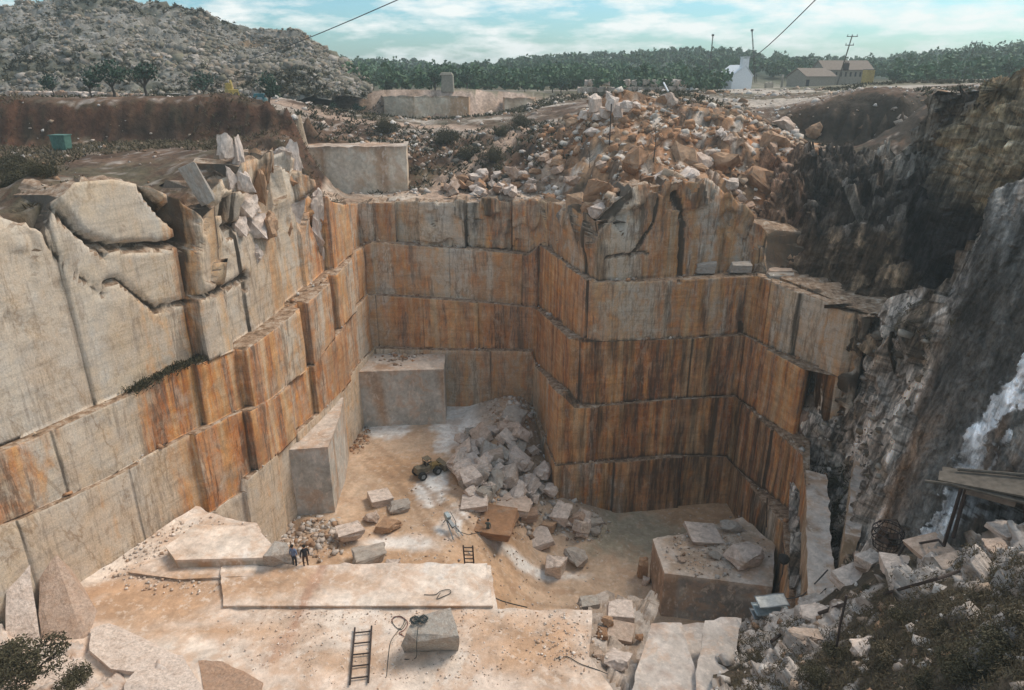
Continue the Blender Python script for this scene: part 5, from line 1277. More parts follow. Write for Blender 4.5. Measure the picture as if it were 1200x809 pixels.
# single trees
def make_tree(h, rx, seed, sparse=False, name='tree', mat='leaf', n=650, lw=.34):
    k = np.random.RandomState(seed); random.seed(seed); root = empty(name); mb = MB(); top = h * .5
    mb.tube([(0, 0, -.3), (.05 * h, 0, h * .15), (.02 * h, .02 * h, h * .34)], .045 * h, 7, .03 * h)
    for i in range(6):
        a = i * 1.05 + k.rand(); e = (math.cos(a) * rx * .8, math.sin(a) * rx * .8, h * k.uniform(.62, .9)); mb.tube([(.02 * h, .02 * h, h * .3), (e[0] * .45, e[1] * .45, h * .5), e], .02 * h, 5, .006 * h)
    mb.build('trunk', M['bark'], root)
    c, r = crown_pts(k, n, rx, h * .30, 9); clump(c + np.array([0, 0, h * .66]), lw, r * .7 + .3 * k.rand(n), 'crown', mat, root, wide=1.3, seed=seed)
    return root
def place(o, p, rz=0, s=1.0): o.location = tuple(p); o.rotation_euler = (0, 0, rz); o.scale = (s, s, s)
tr = [make_tree(5.2, 2.5, 1, n=420), make_tree(4.6, 2.2, 2, n=420), make_tree(6.0, 2.3, 3, n=480)]
def ground_at(px, Yt):
    x = (px - CX) / FPX * Yt * CP; x = at(px, 112, Yt)[0]; return np.array([x, Yt, gz(x, Yt)])
TL = [(133, 96, .95, 0, 'dark olive tree on the edge of the red earth cut, second from the left'), (108, 99, .8, 1, 'small leafless grey tree left of the dark olive tree'), (172, 97, .85, 2, 'dark tree on the edge of the red earth cut in front of the spoil hill'), (316, 103, 1.0, 1, 'spreading olive tree beside the small teal truck'),
      (240, 118, .9, 0, 'bushy tree at the foot of the spoil hill'), (62, 116, .8, 1, 'small tree at the foot of the spoil hill near the left edge')]
used_ = set()
for (px, Yt, s, i, lab) in TL:
    o = tr[i] if i not in used_ else copy_tree(tr[i]); used_.add(i); place(o, ground_at(px, Yt), random.uniform(0, 6), s); tag(o, lab, 'tree')
k = np.random.RandomState(9)
for i in range(26):
    px = 372 + i * 32 + k.uniform(-26, 26); Yt = k.uniform(140, 178) if px < 660 or px > 1020 else k.uniform(245, 262)
    if px < 440: Yt = k.uniform(122, 130)
    if 660 < px < 850: Yt = k.uniform(190, 215)
    o = copy_tree(tr[i % 3]); place(o, ground_at(px, Yt) if Yt < 5000 else None, k.uniform(0, 6), k.uniform(.45, 1.0) * (.62 if px < 440 else 1)); tag(o, 'rounded green tree in the front row of the wood', 'tree', 'trees in the front row of the wood')
# shrubs
def make_shrub(r, h, seed, mat='leaf_dark', n=2600, lw=.085, up_=.45):
    k = np.random.RandomState(seed); root = empty('shrub'); mb = MB()
    for i in range(7):
        a = k.rand() * 6.28; mb.tube([(0, 0, -.2), (math.cos(a) * r * .3, math.sin(a) * r * .3, h * .4), (math.cos(a) * r * .7, math.sin(a) * r * .7, h * .8)], .03 * h + .01, 4, .008)
    mb.build('stem', M['bark'], root)
    c, rr = crown_pts(k, n, r, h * .5, 8); c[:, 2] = np.abs(c[:, 2] + h * .5); clump(c, lw, rr, 'foliage', mat, root, up_=up_, seed=seed); return root
sh = [make_shrub(1.2, 1.0, 11), make_shrub(.9, .8, 12, 'herb'), make_shrub(1.5, 1.3, 13, n=4200)]
us = set()
def put_shrub(i, p, s, lab, group=None):
    o = sh[i] if i not in us else copy_tree(sh[i]); us.add(i); place(o, p, random.uniform(0, 6), s); tag(o, lab, 'shrub', group)
put_shrub(2, at(38, 792, 24.8), 1.35, 'large dark bush in the bottom left corner'); put_shrub(0, at(84, 806, 24.6), 1.0, 'smaller dark bush right of the large bush in the bottom left corner'); put_shrub(0, at(0, 796, 24.8), 1.1, 'dark bush cut off by the left edge of the picture')
for (px, py, s, i) in [(1176, 690, .9, 0), (1040, 776, 1.0, 1), (1105, 742, .9, 1), (1170, 770, .9, 2), (985, 770, .9, 0), (925, 790, .8, 1), (1130, 790, .8, 2), (890, 772, .55, 1), (868, 738, .5, 0), (1060, 726, .8, 0), (1196, 730, .8, 1), (1085, 800, .7, 0), (960, 800, .7, 2), (1015, 690, .45, 0)]:
    put_shrub(i, on_sheet(VC, px, py) - np.array([0, 0, .15]), s * .8, 'low dark shrub growing among herbs on the right bank', 'shrubs on the right bank')
for (px, Yt) in [(400, 90), (340, 92), (450, 102), (520, 98), (548, 94), (590, 100), (612, 104), (575, 92)]:
    put_shrub(random.choice([0, 2]), ground_at(px, Yt), random.uniform(1.0, 1.6), 'dark bush on the slope behind the upper level', 'bushes on the slope behind the upper level')
for (px, py) in [(965, 585), (972, 610), (968, 640), (962, 665), (975, 570), (985, 600)]:
    put_shrub(0, on_sheet(VB, px, py), .8, 'dark green bush in the gully between the two narrow walls', 'bushes in the gully')
for (px, py, z_) in [(175, 449, -18.6), (190, 440, -18.6), (205, 435, -18.6)]:
    pass
# far shrubs on the left upland, left rim
k = np.random.RandomState(10)
for (px, Yt, s) in [(20, 52, 1.1), (8, 46, 1.2), (35, 48, 1.0), (20, 60, .9), (48, 44, .7), (62, 58, .6)]:
    x = at(px, 200, Yt)[0]; put_shrub(2 if k.rand() > .4 else 0, (x, Yt, gz(x, Yt) - .2), s, 'dark scrub on the ground above the left end of the wall', 'scrub above the left wall')
# herbs and grass
def herbs(V, n, ok, lw, mat, lab, seed, up_=.75, lift=.12, blades=7):
    k = np.random.RandomState(seed); P = V.reshape(-1, 3)[k.randint(0, V.shape[0] * V.shape[1], n * 3)] if V.ndim == 3 else V
    a, b = proj(P[:, 0], P[:, 1], P[:, 2]); m = ok(a, b, P); P = P[m][:n]
    Q = np.repeat(P, blades, 0) + k.randn(len(P) * blades, 3) * np.array([.16, .16, .08]) + np.array([0, 0, lift])
    r = np.repeat(k.rand(len(P)), blades) * .7 + k.rand(len(Q)) * .3
    tag(clump(Q, lw * k.uniform(.6, 1.3, len(Q)), r, 'ground_cover', mat, None, up_=up_, seed=seed, wide=.5), lab, None, None, 'stuff')
def okb(a, b, P): return (a > 860) & (fbm(P, .3, 3, 108) * 1.3 + (b - 715) / 130 + (a - 1020) / 700 > 0.1) & (b < 860)
herbs(VC, 9000, okb, .12, 'herb', 'brown and green herbs covering the right bank', 61)
herbs(VB, 700, lambda a, b, P: (a > 950) & (a < 1002) & (b > 545) & (b < 690), .3, 'leaf_dark', 'green plants filling the gully between the narrow walls', 62)
herbs(VB, 500, lambda a, b, P: (np.hypot((a - 1085) / 45, (b - 385) / 30) < 1), .3, 'herb', 'plants on the hump of rough rock', 63)
X_ = k.uniform(-62, -14, 9000); Y_ = k.uniform(40, 84, 9000); o_ = ~inpoly(X_, Y_, pit) & (fbm(np.stack([X_, Y_, 0 * X_], 1), .1, 3, 66) > -.05)
herbs(np.array([(a, b, gz(a, b)) for a, b in zip(X_[o_], Y_[o_])]), 5000, lambda a, b, P: np.ones(len(a), bool), .3, 'herb', 'dry grass on the ground left of the pit', 64, blades=4)
X_ = k.uniform(-70, 90, 12000); Y_ = k.uniform(86, 150, 12000); o_ = ~inpoly(X_, Y_, pit) & (fbm(np.stack([X_, Y_, 0 * X_], 1), .08, 3, 67) > 0.02)
herbs(np.array([(a, b, gz(a, b)) for a, b in zip(X_[o_], Y_[o_])]), 6000, lambda a, b, P: np.ones(len(a), bool), .55, 'leaf_dark', 'scrub and weeds over the far quarry ground', 65, blades=5)
k = np.random.RandomState(79); I = k.randint(2, 130, 2600); J = k.randint(2, VH.shape[1] - 2, 2600); P = VH[I, J]; P = P[hn[I, J] > .10]
herbs(P, 1500, lambda a, b, P: np.ones(len(a), bool), .8, 'leaf_dark', 'scrub patches on the spoil hill', 68, lift=.4, blades=12, up_=.3)
# weeds on the left ledge
c = []
for (ri, j) in lidx:
    if j == 3:
        a, b = proj(GP[ri][:, 0], GP[ri][:, 1], GP[ri][:, 2]); m = (a > 150) & (a < 235); c = np.repeat(GP[ri][m], 8, 0) + np.random.RandomState(1).randn(m.sum() * 8, 3) * np.array([.3, .3, .05])
herbs(c, 400, lambda a, b, P: np.ones(len(a), bool), .22, 'leaf_dark', 'green weeds on a ledge of the left wall', 69)

# ================================================================== BUILDINGS AND FAR THINGS
def gp(px, Yt): x = at(px, 108, Yt)[0]; return Vector((x, Yt, float(upz(np.array([x]), np.array([float(Yt)]))[0])))
# white house with a chimney
g = gp(859, 205); root = empty('white_house', g, .25); tag(root, 'small whitewashed house with a square chimney', 'house')
mb = MB(); w, l, h, rp_ = 6.2, 8.0, 3.6, 6.2
mb.add([(-w / 2, -l / 2, -1), (w / 2, -l / 2, -1), (w / 2, l / 2, -1), (-w / 2, l / 2, -1), (-w / 2, -l / 2, h), (w / 2, -l / 2, h), (w / 2, l / 2, h), (-w / 2, l / 2, h), (.6, -l / 2, rp_), (.6, l / 2, rp_)],
       [[0, 3, 2, 1], [0, 1, 5, 8, 4], [1, 2, 6, 5], [2, 3, 7, 9, 6], [3, 0, 4, 7], [4, 8, 9, 7], [5, 6, 9, 8]]); mb.build('wall', M['white'], root)
mb = MB(); a1 = math.atan2(rp_ - h, w / 2 + .6)
mb.add([(-w / 2 - .3, -l / 2 - .05, h - .1), (.6, -l / 2 - .05, rp_ + .12), (.6, l / 2 + .2, rp_ + .12), (-w / 2 - .3, l / 2 + .2, h - .1), (-w / 2 - .3, -l / 2 - .05, h + .1), (.6, -l / 2 - .05, rp_ + .32), (.6, l / 2 + .2, rp_ + .32), (-w / 2 - .3, l / 2 + .2, h + .1)], [[0, 1, 2, 3], [4, 7, 6, 5], [0, 4, 5, 1], [2, 6, 7, 3], [1, 5, 6, 2], [3, 7, 4, 0]])
mb.add([(w / 2 + .3, -l / 2 - .05, h - .1), (.6, -l / 2 - .05, rp_ + .12), (.6, l / 2 + .2, rp_ + .12), (w / 2 + .3, l / 2 + .2, h - .1), (w / 2 + .3, -l / 2 - .05, h + .1), (.6, -l / 2 - .05, rp_ + .32), (.6, l / 2 + .2, rp_ + .32), (w / 2 + .3, l / 2 + .2, h + .1)], [[3, 2, 1, 0], [5, 6, 7, 4], [1, 5, 4, 0], [3, 7, 6, 2], [2, 6, 5, 1], [0, 4, 7, 3]])
rf = mb.build('roof', M['white'], root); ch = MB(); ch.box((.6, -l / 2 + .8, rp_ + .7), (2.0, 1.3, 2.4)); ch.build('chimney', M['white'], rf)
cc = MB(); cc.box((.6, -l / 2 + .8, rp_ + 2.25), (2.3, 1.5, .18)); [cc.box((.6 + sx * .9, -l / 2 + .8, rp_ + 2.0), (.2, 1.2, .4)) for sx in (-1, 1)]; cc.build('chimney_cap', M['white'], rf)
dd = MB(); dd.box((w / 2 + .03, -1, 1), (.08, 1.0, 2.0)); dd.build('door', M['wood'], root)
# long grey shed
def shed(px, Yt, w, l, h, ridge, rz, lab, pil=0):
    root = empty('shed', gp(px, Yt), rz); tag(root, lab, 'building'); mb = MB()
    mb.add([(-w / 2, -l / 2, -1), (w / 2, -l / 2, -1), (w / 2, l / 2, -1), (-w / 2, l / 2, -1), (-w / 2, -l / 2, h), (w / 2, -l / 2, h), (w / 2, l / 2, h), (-w / 2, l / 2, h), (-w / 2, 0, ridge), (w / 2, 0, ridge)],
           [[0, 3, 2, 1], [0, 1, 5, 4], [1, 2, 6, 9, 5], [2, 3, 7, 6], [3, 0, 4, 8, 7], [4, 5, 9, 8], [6, 7, 8, 9]]); mb.build('wall', M['stucco'], root)
    rm_ = MB()
    for sy in (-1, 1):
        y0, y1 = sy * (l / 2 + .4), 0; z0, z1 = h - .05, ridge + .08; e = w / 2 + .3
        rm_.add([(-e, y0, z0), (e, y0, z0), (e, y1, z1), (-e, y1, z1), (-e, y0, z0 + .18), (e, y0, z0 + .18), (e, y1, z1 + .18), (-e, y1, z1 + .18)], [[0, 3, 2, 1], [4, 5, 6, 7], [0, 1, 5, 4], [2, 3, 7, 6], [1, 2, 6, 5], [3, 0, 4, 7]] if sy < 0 else [[0, 1, 2, 3], [7, 6, 5, 4], [4, 5, 1, 0], [6, 7, 3, 2], [5, 6, 2, 1], [7, 4, 0, 3]])
    rm_.build('roof', M['roof'], root)
    for i in range(pil):
        b_ = MB(); b_.box((-w / 2 + (i + .5) * w / pil, -l / 2 - .03, h * .72), (w / pil * .35, .1, h * .3)); b_.build('window', M['dark_cloth'], root)
    d_ = MB(); d_.box((-w / 2 + .8, -l / 2 - .05, .9), (1.1, .12, 2.2)); d_.build('door', M['dark_cloth'], root)
    return root
shed(982, 228, 15, 9, 4.2, 6.8, .05, 'long grey shed with a row of narrow openings under its eaves', 10)
shed(948, 222, 11, 8, 2.8, 5.0, .35, 'lower old shed with a sagging dark roof left of the long grey shed', 0)
# yellow container on end
root = empty('container', gp(1014, 215), .2); tag(root, 'tall yellow metal container at the right end of the long shed', 'container')
mb = MB(); mb.box((0, 0, 2.3), (2.4, 2.2, 4.6)); mb.build('body', M['yellow'], root); mb = MB(); [mb.box((x, -1.14, 2.3), (.1, .1, 4.4)) for x in (-.8, -.3, .3, .8)]; mb.build('rib', M['yellow'], root); mb = MB(); mb.box((0, 0, 4.68), (2.5, 2.3, .14)); mb.build('top_cover', M['rust'], root)
# ruined walls between house and heap
for i, (px, w, h, m) in enumerate([(806, 3.0, 3.2, 'white'), (818, 1.4, 3.8, 'stucco'), (830, 3.6, 2.6, 'stucco'), (900, 5.5, 2.2, 'stucco'), (915, 2.0, 4.0, 'stucco')]):
    mb = MB(); wv = [(-w / 2, -1), (w / 2, -1), (w / 2, h * .7), (w * .3, h), (w * .05, h * .75), (-w * .2, h * .95), (-w / 2, h * .8)]; n_ = len(wv)
    mb.add([(a, -.3, b) for a, b in wv] + [(a, .3, b) for a, b in wv], [list(range(n_)), list(range(n_, 2 * n_))[::-1]] + [[k_, k_ + n_, (k_ + 1) % n_ + n_, (k_ + 1) % n_] for k_ in range(n_)])
    o = mb.build('ruined_wall', M[m]); o.location = gp(px, 200 + i * 2); o.rotation_euler = (0, 0, .3 * i)
    tag(o, ['broken white wall left of the house', 'narrow grey wall stub left of the house', 'low broken grey wall touching the left of the house', 'low broken wall right of the house', 'tall thin wall stub between the house and the sheds'][i], 'wall')
# small ruined tower
o = MB(); o.box((0, 0, .9), (2.6, 2.4, 3.4), taper=.9); o.box((-.2, 0, 2.75), (2.9, 2.5, .6), taper=.7); t = o.build('stone_tower', M['stucco'], None, .1); t.location = gp(525, 152); tag(t, 'stubby ruined stone tower at the edge of the wood', 'tower')
# stock of white blocks
random.seed(21)
for i in range(64):
    px = 680 + (i % 32) * 3.9 + random.uniform(-1, 1); lev = i // 32
    if lev and random.random() < .35: continue
    p = gp(px, 172 + (i % 3)); p.z += lev * 1.6
    boulder(p, (1.5, 1.5, 1.5), 'white_block', 'b', (random.uniform(-.06, .06), random.uniform(-.06, .06), random.uniform(-.2, .2)), 'marble_block', 'white marble block stacked in the distant stock wall', 'marble block', 'blocks of the distant stock wall', sink=.02)
for i in range(36):
    px = 12 + i * 6.6 + random.uniform(-1, 1); p = gp(px, 122); p[2] = gz(p[0], 122)
    boulder(p, (1.4, 1.3, 1.1), random.choice(['white_block', 'boulder']), 'b', (random.uniform(-.1, .1), random.uniform(-.1, .1), random.uniform(-.3, .3)), 'marble_block', 'pale stone block in the row at the foot of the spoil hill', 'marble block', 'row of blocks at the foot of the spoil hill', sink=.05)
# electric poles
def pole(px, Yt, h, lean, lab, arms=1, r=.22, box=False):
    root = empty('power_pole', gp(px, Yt)); tag(root, lab, 'power pole'); mb = MB(); mb.tube([(0, 0, -1), (lean * h, 0, h)], r, 8, r * .65); mb.build('pole', M['wood'], root)
    for a in range(arms):
        z = h - .4 - a * 2.2; x = lean * z; mb = MB(); mb.box((x, -.2, z), (3.0 - a * .6, .16, .2)); mb.build('crossarm', M['wood'], root)
        for s_ in (-1.3 + a * .3, -.1, 1.3 - a * .3):
            mb = MB(); mb.tube([(x + s_, -.2, z + .08), (x + s_, -.2, z + .35), (x + s_, -.2, z + .55)], .13, 8, .07); mb.build('insulator', M['steel'], root)
    if box: mb = MB(); mb.box((lean * h * .55 + .7, -.2, h * .42), (1.2, 1.0, 1.9)); [mb.tube([(lean * h * .55 + .7 + s_, -.2, h * .42 + .95), (lean * h * .55 + .7 + s_, -.2, h * .42 + 1.4)], .09, 6) for s_ in (-.35, 0, .35)]; mb.build('transformer', M['rust'], root)
pole(978, 205, 14.0, .17, 'tall leaning electric pole with two crossarms and a transformer behind the sheds', 2, .24, True)
pole(1120, 190, 11.5, .22, 'thin leaning pole with one short arm right of the sheds', 1, .13)
def mast(px, Yt, h, lean, lab):
    root = empty('mast', gp(px, Yt)); tag(root, lab, 'mast'); b = MB(); n_ = 7
    for s_ in ((-.35, -.2), (.35, -.2), (0, .35)): b.tube([(s_[0], s_[1], -1), (lean * h + s_[0] * .3, s_[1] * .3, h)], .07, 5)
    b.build('pole', M['rust'], root); c_ = MB()
    for i in range(n_): z = h * (i + .5) / n_; k_ = 1 - .7 * (i + .5) / n_; c_.tube([(lean * z - .35 * k_, -.2 * k_, z), (lean * (z + h / n_ * .6) + .35 * k_, -.2 * k_, z + h / n_ * .6)], .045, 4)
    c_.build('brace', M['rust'], root); d_ = MB(); d_.box((lean * h, 0, h + .25), (.7, .5, .6)); d_.build('pulley_head', M['rust'], root)
mast(885, 240, 15.5, -.22, 'thin leaning lattice mast of a derrick behind the white house')
mast(829, 255, 14, 0, 'thin straight mast rising from the wood left of the white house')
def cable(a, b, sag, r0, r1, lab):
    pts = [Vector(a).lerp(Vector(b), t / 16) - Vector((0, 0, sag * 4 * (t / 16) * (1 - t / 16))) for t in range(17)]
    mb = MB(); mb.tube(pts, r0, 6, r1); tag(mb.build('overhead_cable', M['cable']), lab, 'cable')
cable(at(878, 68, 235), at(1010, -55, 26), .8, .13, .02, 'steel cable slanting across the sky at the upper right')
cable(at(262, 74, 150), at(560, -42, 24), .7, .07, .016, 'steel cable slanting across the sky at the upper left')
# small teal truck, yellow digger, green bin
def wheels(root, pts, r, w, axis='X'):
    for p in pts:
        mb = MB(); mb.disc(p, r, w, axis, 16); t_ = mb.build('wheel', M['black'], root)
        mb = MB(); mb.disc(p, r * .5, w * 1.12, axis, 12); mb.build('rim', M['steel'], t_)
p = ground_at(303, 104); root = empty('pickup_truck', p, .15); tag(root, 'small teal pickup truck parked beside the olive tree', 'truck')
mb = MB(); mb.box((0, 0, .75), (1.7, 4.0, .55), taper=.97); mb.build('body', M['teal_paint'], root, .05)
mb = MB(); mb.box((0, .55, 1.35), (1.6, 1.5, .7), taper=.82); mb.build('cab', M['teal_paint'], root, .05); mb = MB(); mb.box((0, .55, 1.38), (1.64, 1.1, .38), taper=.86); mb.build('window', M['dark_cloth'], root)
mb = MB(); mb.box((0, -1.95, 1.0), (1.6, .1, .5)); mb.build('tailgate', M['blue_paint'], root); wheels(root, [(sx * .78, sy * 1.25, .33) for sx in (-1, 1) for sy in (-1, 1)], .34, .22)
p = ground_at(272, 106); root = empty('digger', p, .6); tag(root, 'small yellow digger with a raised arm at the foot of the spoil hill', 'digger')
mb = MB(); mb.box((0, 0, 1.1), (1.6, 2.2, .9), taper=.9); mb.build('body', M['yellow'], root, .05); mb = MB(); mb.box((-.3, .2, 1.9), (.8, .9, 1.0)); mb.build('cab', M['yellow'], root, .05)
mb = MB(); mb.tube([(.4, .8, 1.3), (.6, 2.4, 2.7), (.7, 3.4, 1.0)], .16, 6); mb.build('arm', M['yellow'], root); mb = MB(); mb.box((.7, 3.4, .6), (.8, .7, .7), taper=1.3); mb.build('bucket', M['rust'], root)
for s_ in (-1, 1): mb = MB(); mb.box((s_ * .75, 0, .35), (.4, 2.6, .65)); mb.build('track', M['black'], root, .12)
x = at(73, 172, 72)[0]; root = empty('metal_bin', (x, 72, gz(x, 72))); tag(root, 'green metal bin standing on the brown ground below the red earth cut', 'bin')
mb = MB(); mb.box((0, 0, .75), (1.35, 1.1, 1.4), taper=1.12); mb.build('body', M['green_paint'], root, .04); mb = MB(); mb.box((0, 0, 1.49), (1.62, 1.35, .1)); mb.build('lid', M['green_paint'], root); mb = MB(); [mb.box((x_, -.6, .8), (.08, .1, 1.2)) for x_ in (-.45, 0, .45)]; mb.build('rib', M['green_paint'], root)

# ================================================================== ON THE PIT FLOOR
p = floor_pt(501, 556); root = empty('wheel_loader', p, R(-52)); root.scale = (.82,) * 3; tag(root, 'small muddy wheel loader with a yellow front standing on the clay floor', 'loader')
M['dull_yellow'] = mat_plain('dull_yellow', (0.22, 0.15, 0.055), .7, .5); M['mud_metal'] = mat_plain('muddy_metal', (0.17, 0.14, 0.095), .8, .4)
mb = MB(); mb.box((0, -.7, 1.05), (1.1, 2.0, .75), taper=.9); mb.box((0, -1.35, 1.3), (1.0, .7, .5)); mb.build('body', M['mud_metal'], root, .05)
mb = MB(); mb.box((0, .9, 1.0), (.9, 1.3, .6), taper=.8); mb.build('front_frame', M['dull_yellow'], root, .05)
mb = MB(); [mb.tube([(sx, -.35, 1.4), (sx, -.35, 2.3), (sx * .9, .35, 2.3), (sx, .4, 1.3)], .05, 6) for sx in (-.42, .42)]; mb.box((0, 0, 2.33), (1.0, .85, .08)); mb.build('cab_frame', M['mud_metal'], root)
mb = MB(); mb.box((0, -.1, 1.5), (.5, .5, .12)); mb.box((0, -.32, 1.75), (.5, .1, .5)); mb.build('seat', M['black'], root)
for sx in (-.4, .4): mb = MB(); mb.tube([(sx, .9, 1.2), (sx, 1.7, 1.1), (sx, 2.2, .55)], .08, 6); mb.build('lift_arm', M['dull_yellow'], root)
mb = MB(); pr = [(1.9, .15), (2.9, .12), (2.85, .2), (2.1, .3), (2.05, .85), (2.5, 1.05), (2.45, 1.12), (1.9, .95)]; n_ = len(pr)
mb.add([(-1.0, a, b) for a, b in pr] + [(1.0, a, b) for a, b in pr], [list(range(n_))[::-1], list(range(n_, 2 * n_))] + [[k_, (k_ + 1) % n_, (k_ + 1) % n_ + n_, k_ + n_] for k_ in range(n_)]); mb.build('bucket', M['mud_metal'], root)
wheels(root, [(sx * .78, sy, .52) for sx in (-1, 1) for sy in (-1.15, 1.0)], .54, .42)
def ladder(p0, p1, w, r, rungs, lab):
    p0 = Vector(p0); p1 = Vector(p1); d = p1 - p0; L = d.length; side = d.cross(Vector((0, 0, 1))); side = Vector((1, 0, 0)) if side.length < .01 else side.normalized()
    root = empty('ladder', p0); tag(root, lab, 'ladder')
    for s_ in (-1, 1): mb = MB(); mb.tube([side * s_ * w / 2, d + side * s_ * w / 2], r, 6); mb.build('rail', M['rust'], root)
    for i in range(rungs): q0 = d * ((i + .5) / rungs); mb = MB(); mb.tube([q0 - side * w / 2, q0 + side * w / 2], r * .8, 5); mb.build('rung', M['rust'], root)
e = atz(552, 662, ZP); ladder((e[0] - .1, e[1] + 2.2, ZP - 6.2), (e[0] - .2, e[1] + .35, ZP + 1.25), .62, .05, 20, 'iron ladder leaning against the far edge of the white plateau')
a, b = atz(421, 804, ZP), atz(426, 738, ZP); ladder((a[0], a[1], ZP + .16), (b[0], b[1], ZP + .2), .95, .055, 5, 'rusty ladder lying on the white plateau left of the large grey block')
# drilling rig with hoses
p = floor_pt(528, 622); root = empty('rock_drill', p, .6); tag(root, 'small bluish rock drill on legs with hoses, left of the man in the pit', 'drill')
for s_ in (-1, 1): mb = MB(); mb.tube([(s_ * .5, -1.4, .1), (s_ * .12, .6, 1.0)], .06, 5); mb.build('leg', M['steel'], root)
mb = MB(); mb.tube([(0, 1.3, .1), (0, .5, 1.1)], .06, 5); mb.build('leg', M['steel'], root)
mb = MB(); mb.box((0, .1, .95), (.3, 1.5, .25), rx=.3); mb.build('rail', M['steel'], root); mb = MB(); mb.box((0, .5, 1.3), (.42, .7, .4), rx=.3); mb.build('motor', M['blue_paint'], root, .04); mb = MB(); mb.tube([(0, -.3, .9), (0, -1.6, .35)], .04, 6); mb.build('drill_rod', M['steel'], root)
mb = MB(); mb.tube([(0.1, .8, 1.3), (.8, 1.4, .9), (1.0, .8, .1), (.4, -.4, .06), (1.0, -1.5, .05), (2.2, -1.8, .05)], .03, 6); mb.build('hose', M['hose'], root)
# hoses
def hose(pts, r, m, lab, name='hose', n=70):
    A = catmull(np.array(pts, float), n); mb = MB(); mb.tube([tuple(q) for q in A], r, 6); return tag(mb.build(name, M[m]), lab, 'hose')
def zz(l, z): return [tuple(atz(a, b, z)) for a, b in l]
hose(zz([(453, 793), (455, 770), (458, 752), (466, 740), (472, 733), (474, 726), (468, 722), (460, 726), (462, 733), (470, 738), (476, 730)], ZP + .04), .02, 'hose', 'dark hose running down the plateau from the left of the large grey block')
hose(zz([(459, 729), (462, 723), (472, 724), (478, 730), (474, 738), (468, 742), (474, 746)], ZP + .05), .022, 'hose_red', 'red hose curled at the left of the large grey block')
for (cx, cy, m, lab) in [(486, 727, 'hose', 'dark green hose coil, left of two on the large grey block'), (496, 726, 'hose', 'dark green hose coil, right of two on the large grey block')]:
    c0 = atz(cx, cy, ZP + 2.15); pts = [(c0[0] + (.20 + .09 * math.sin(t * 1.9)) * math.cos(t * .7), c0[1] + (.22 + .09 * math.cos(t * 1.3)) * math.sin(t * .7), c0[2] + .02 * (t % 4)) for t in range(46)]
    hose(pts, .022, m, lab, 'hose_coil', 150)
c0 = atz(490, 735, ZP + 2.1); c1 = atz(489, 752, ZP + 1.6); c2 = atz(488, 766, ZP + .1); hose([c0, c0 + (c1 - c0) * .5 + np.array([0, -.2, .1]), c1 + np.array([0, -.25, 0]), c2 + np.array([0, -.3, 0]), c2 + np.array([-.6, -.4, 0])], .022, 'hose', 'dark hose hanging down the front of the large grey block')
hose(zz([(497, 697), (510, 697), (516, 693), (526, 691), (528, 695), (520, 699), (512, 702), (516, 695)], ZP + .25), .022, 'hose', 'looped dark hose on the raised strip of the plateau')
hose(zz([(650, 772), (665, 770), (680, 778), (700, 785), (712, 790)], ZP + .04), .022, 'hose', 'dark hose trailing over the right corner of the plateau')
hose(zz([(578, 700), (590, 705), (605, 709), (618, 712)], -41.5), .05, 'hose', 'dark hose on the clay just beyond the plateau step')

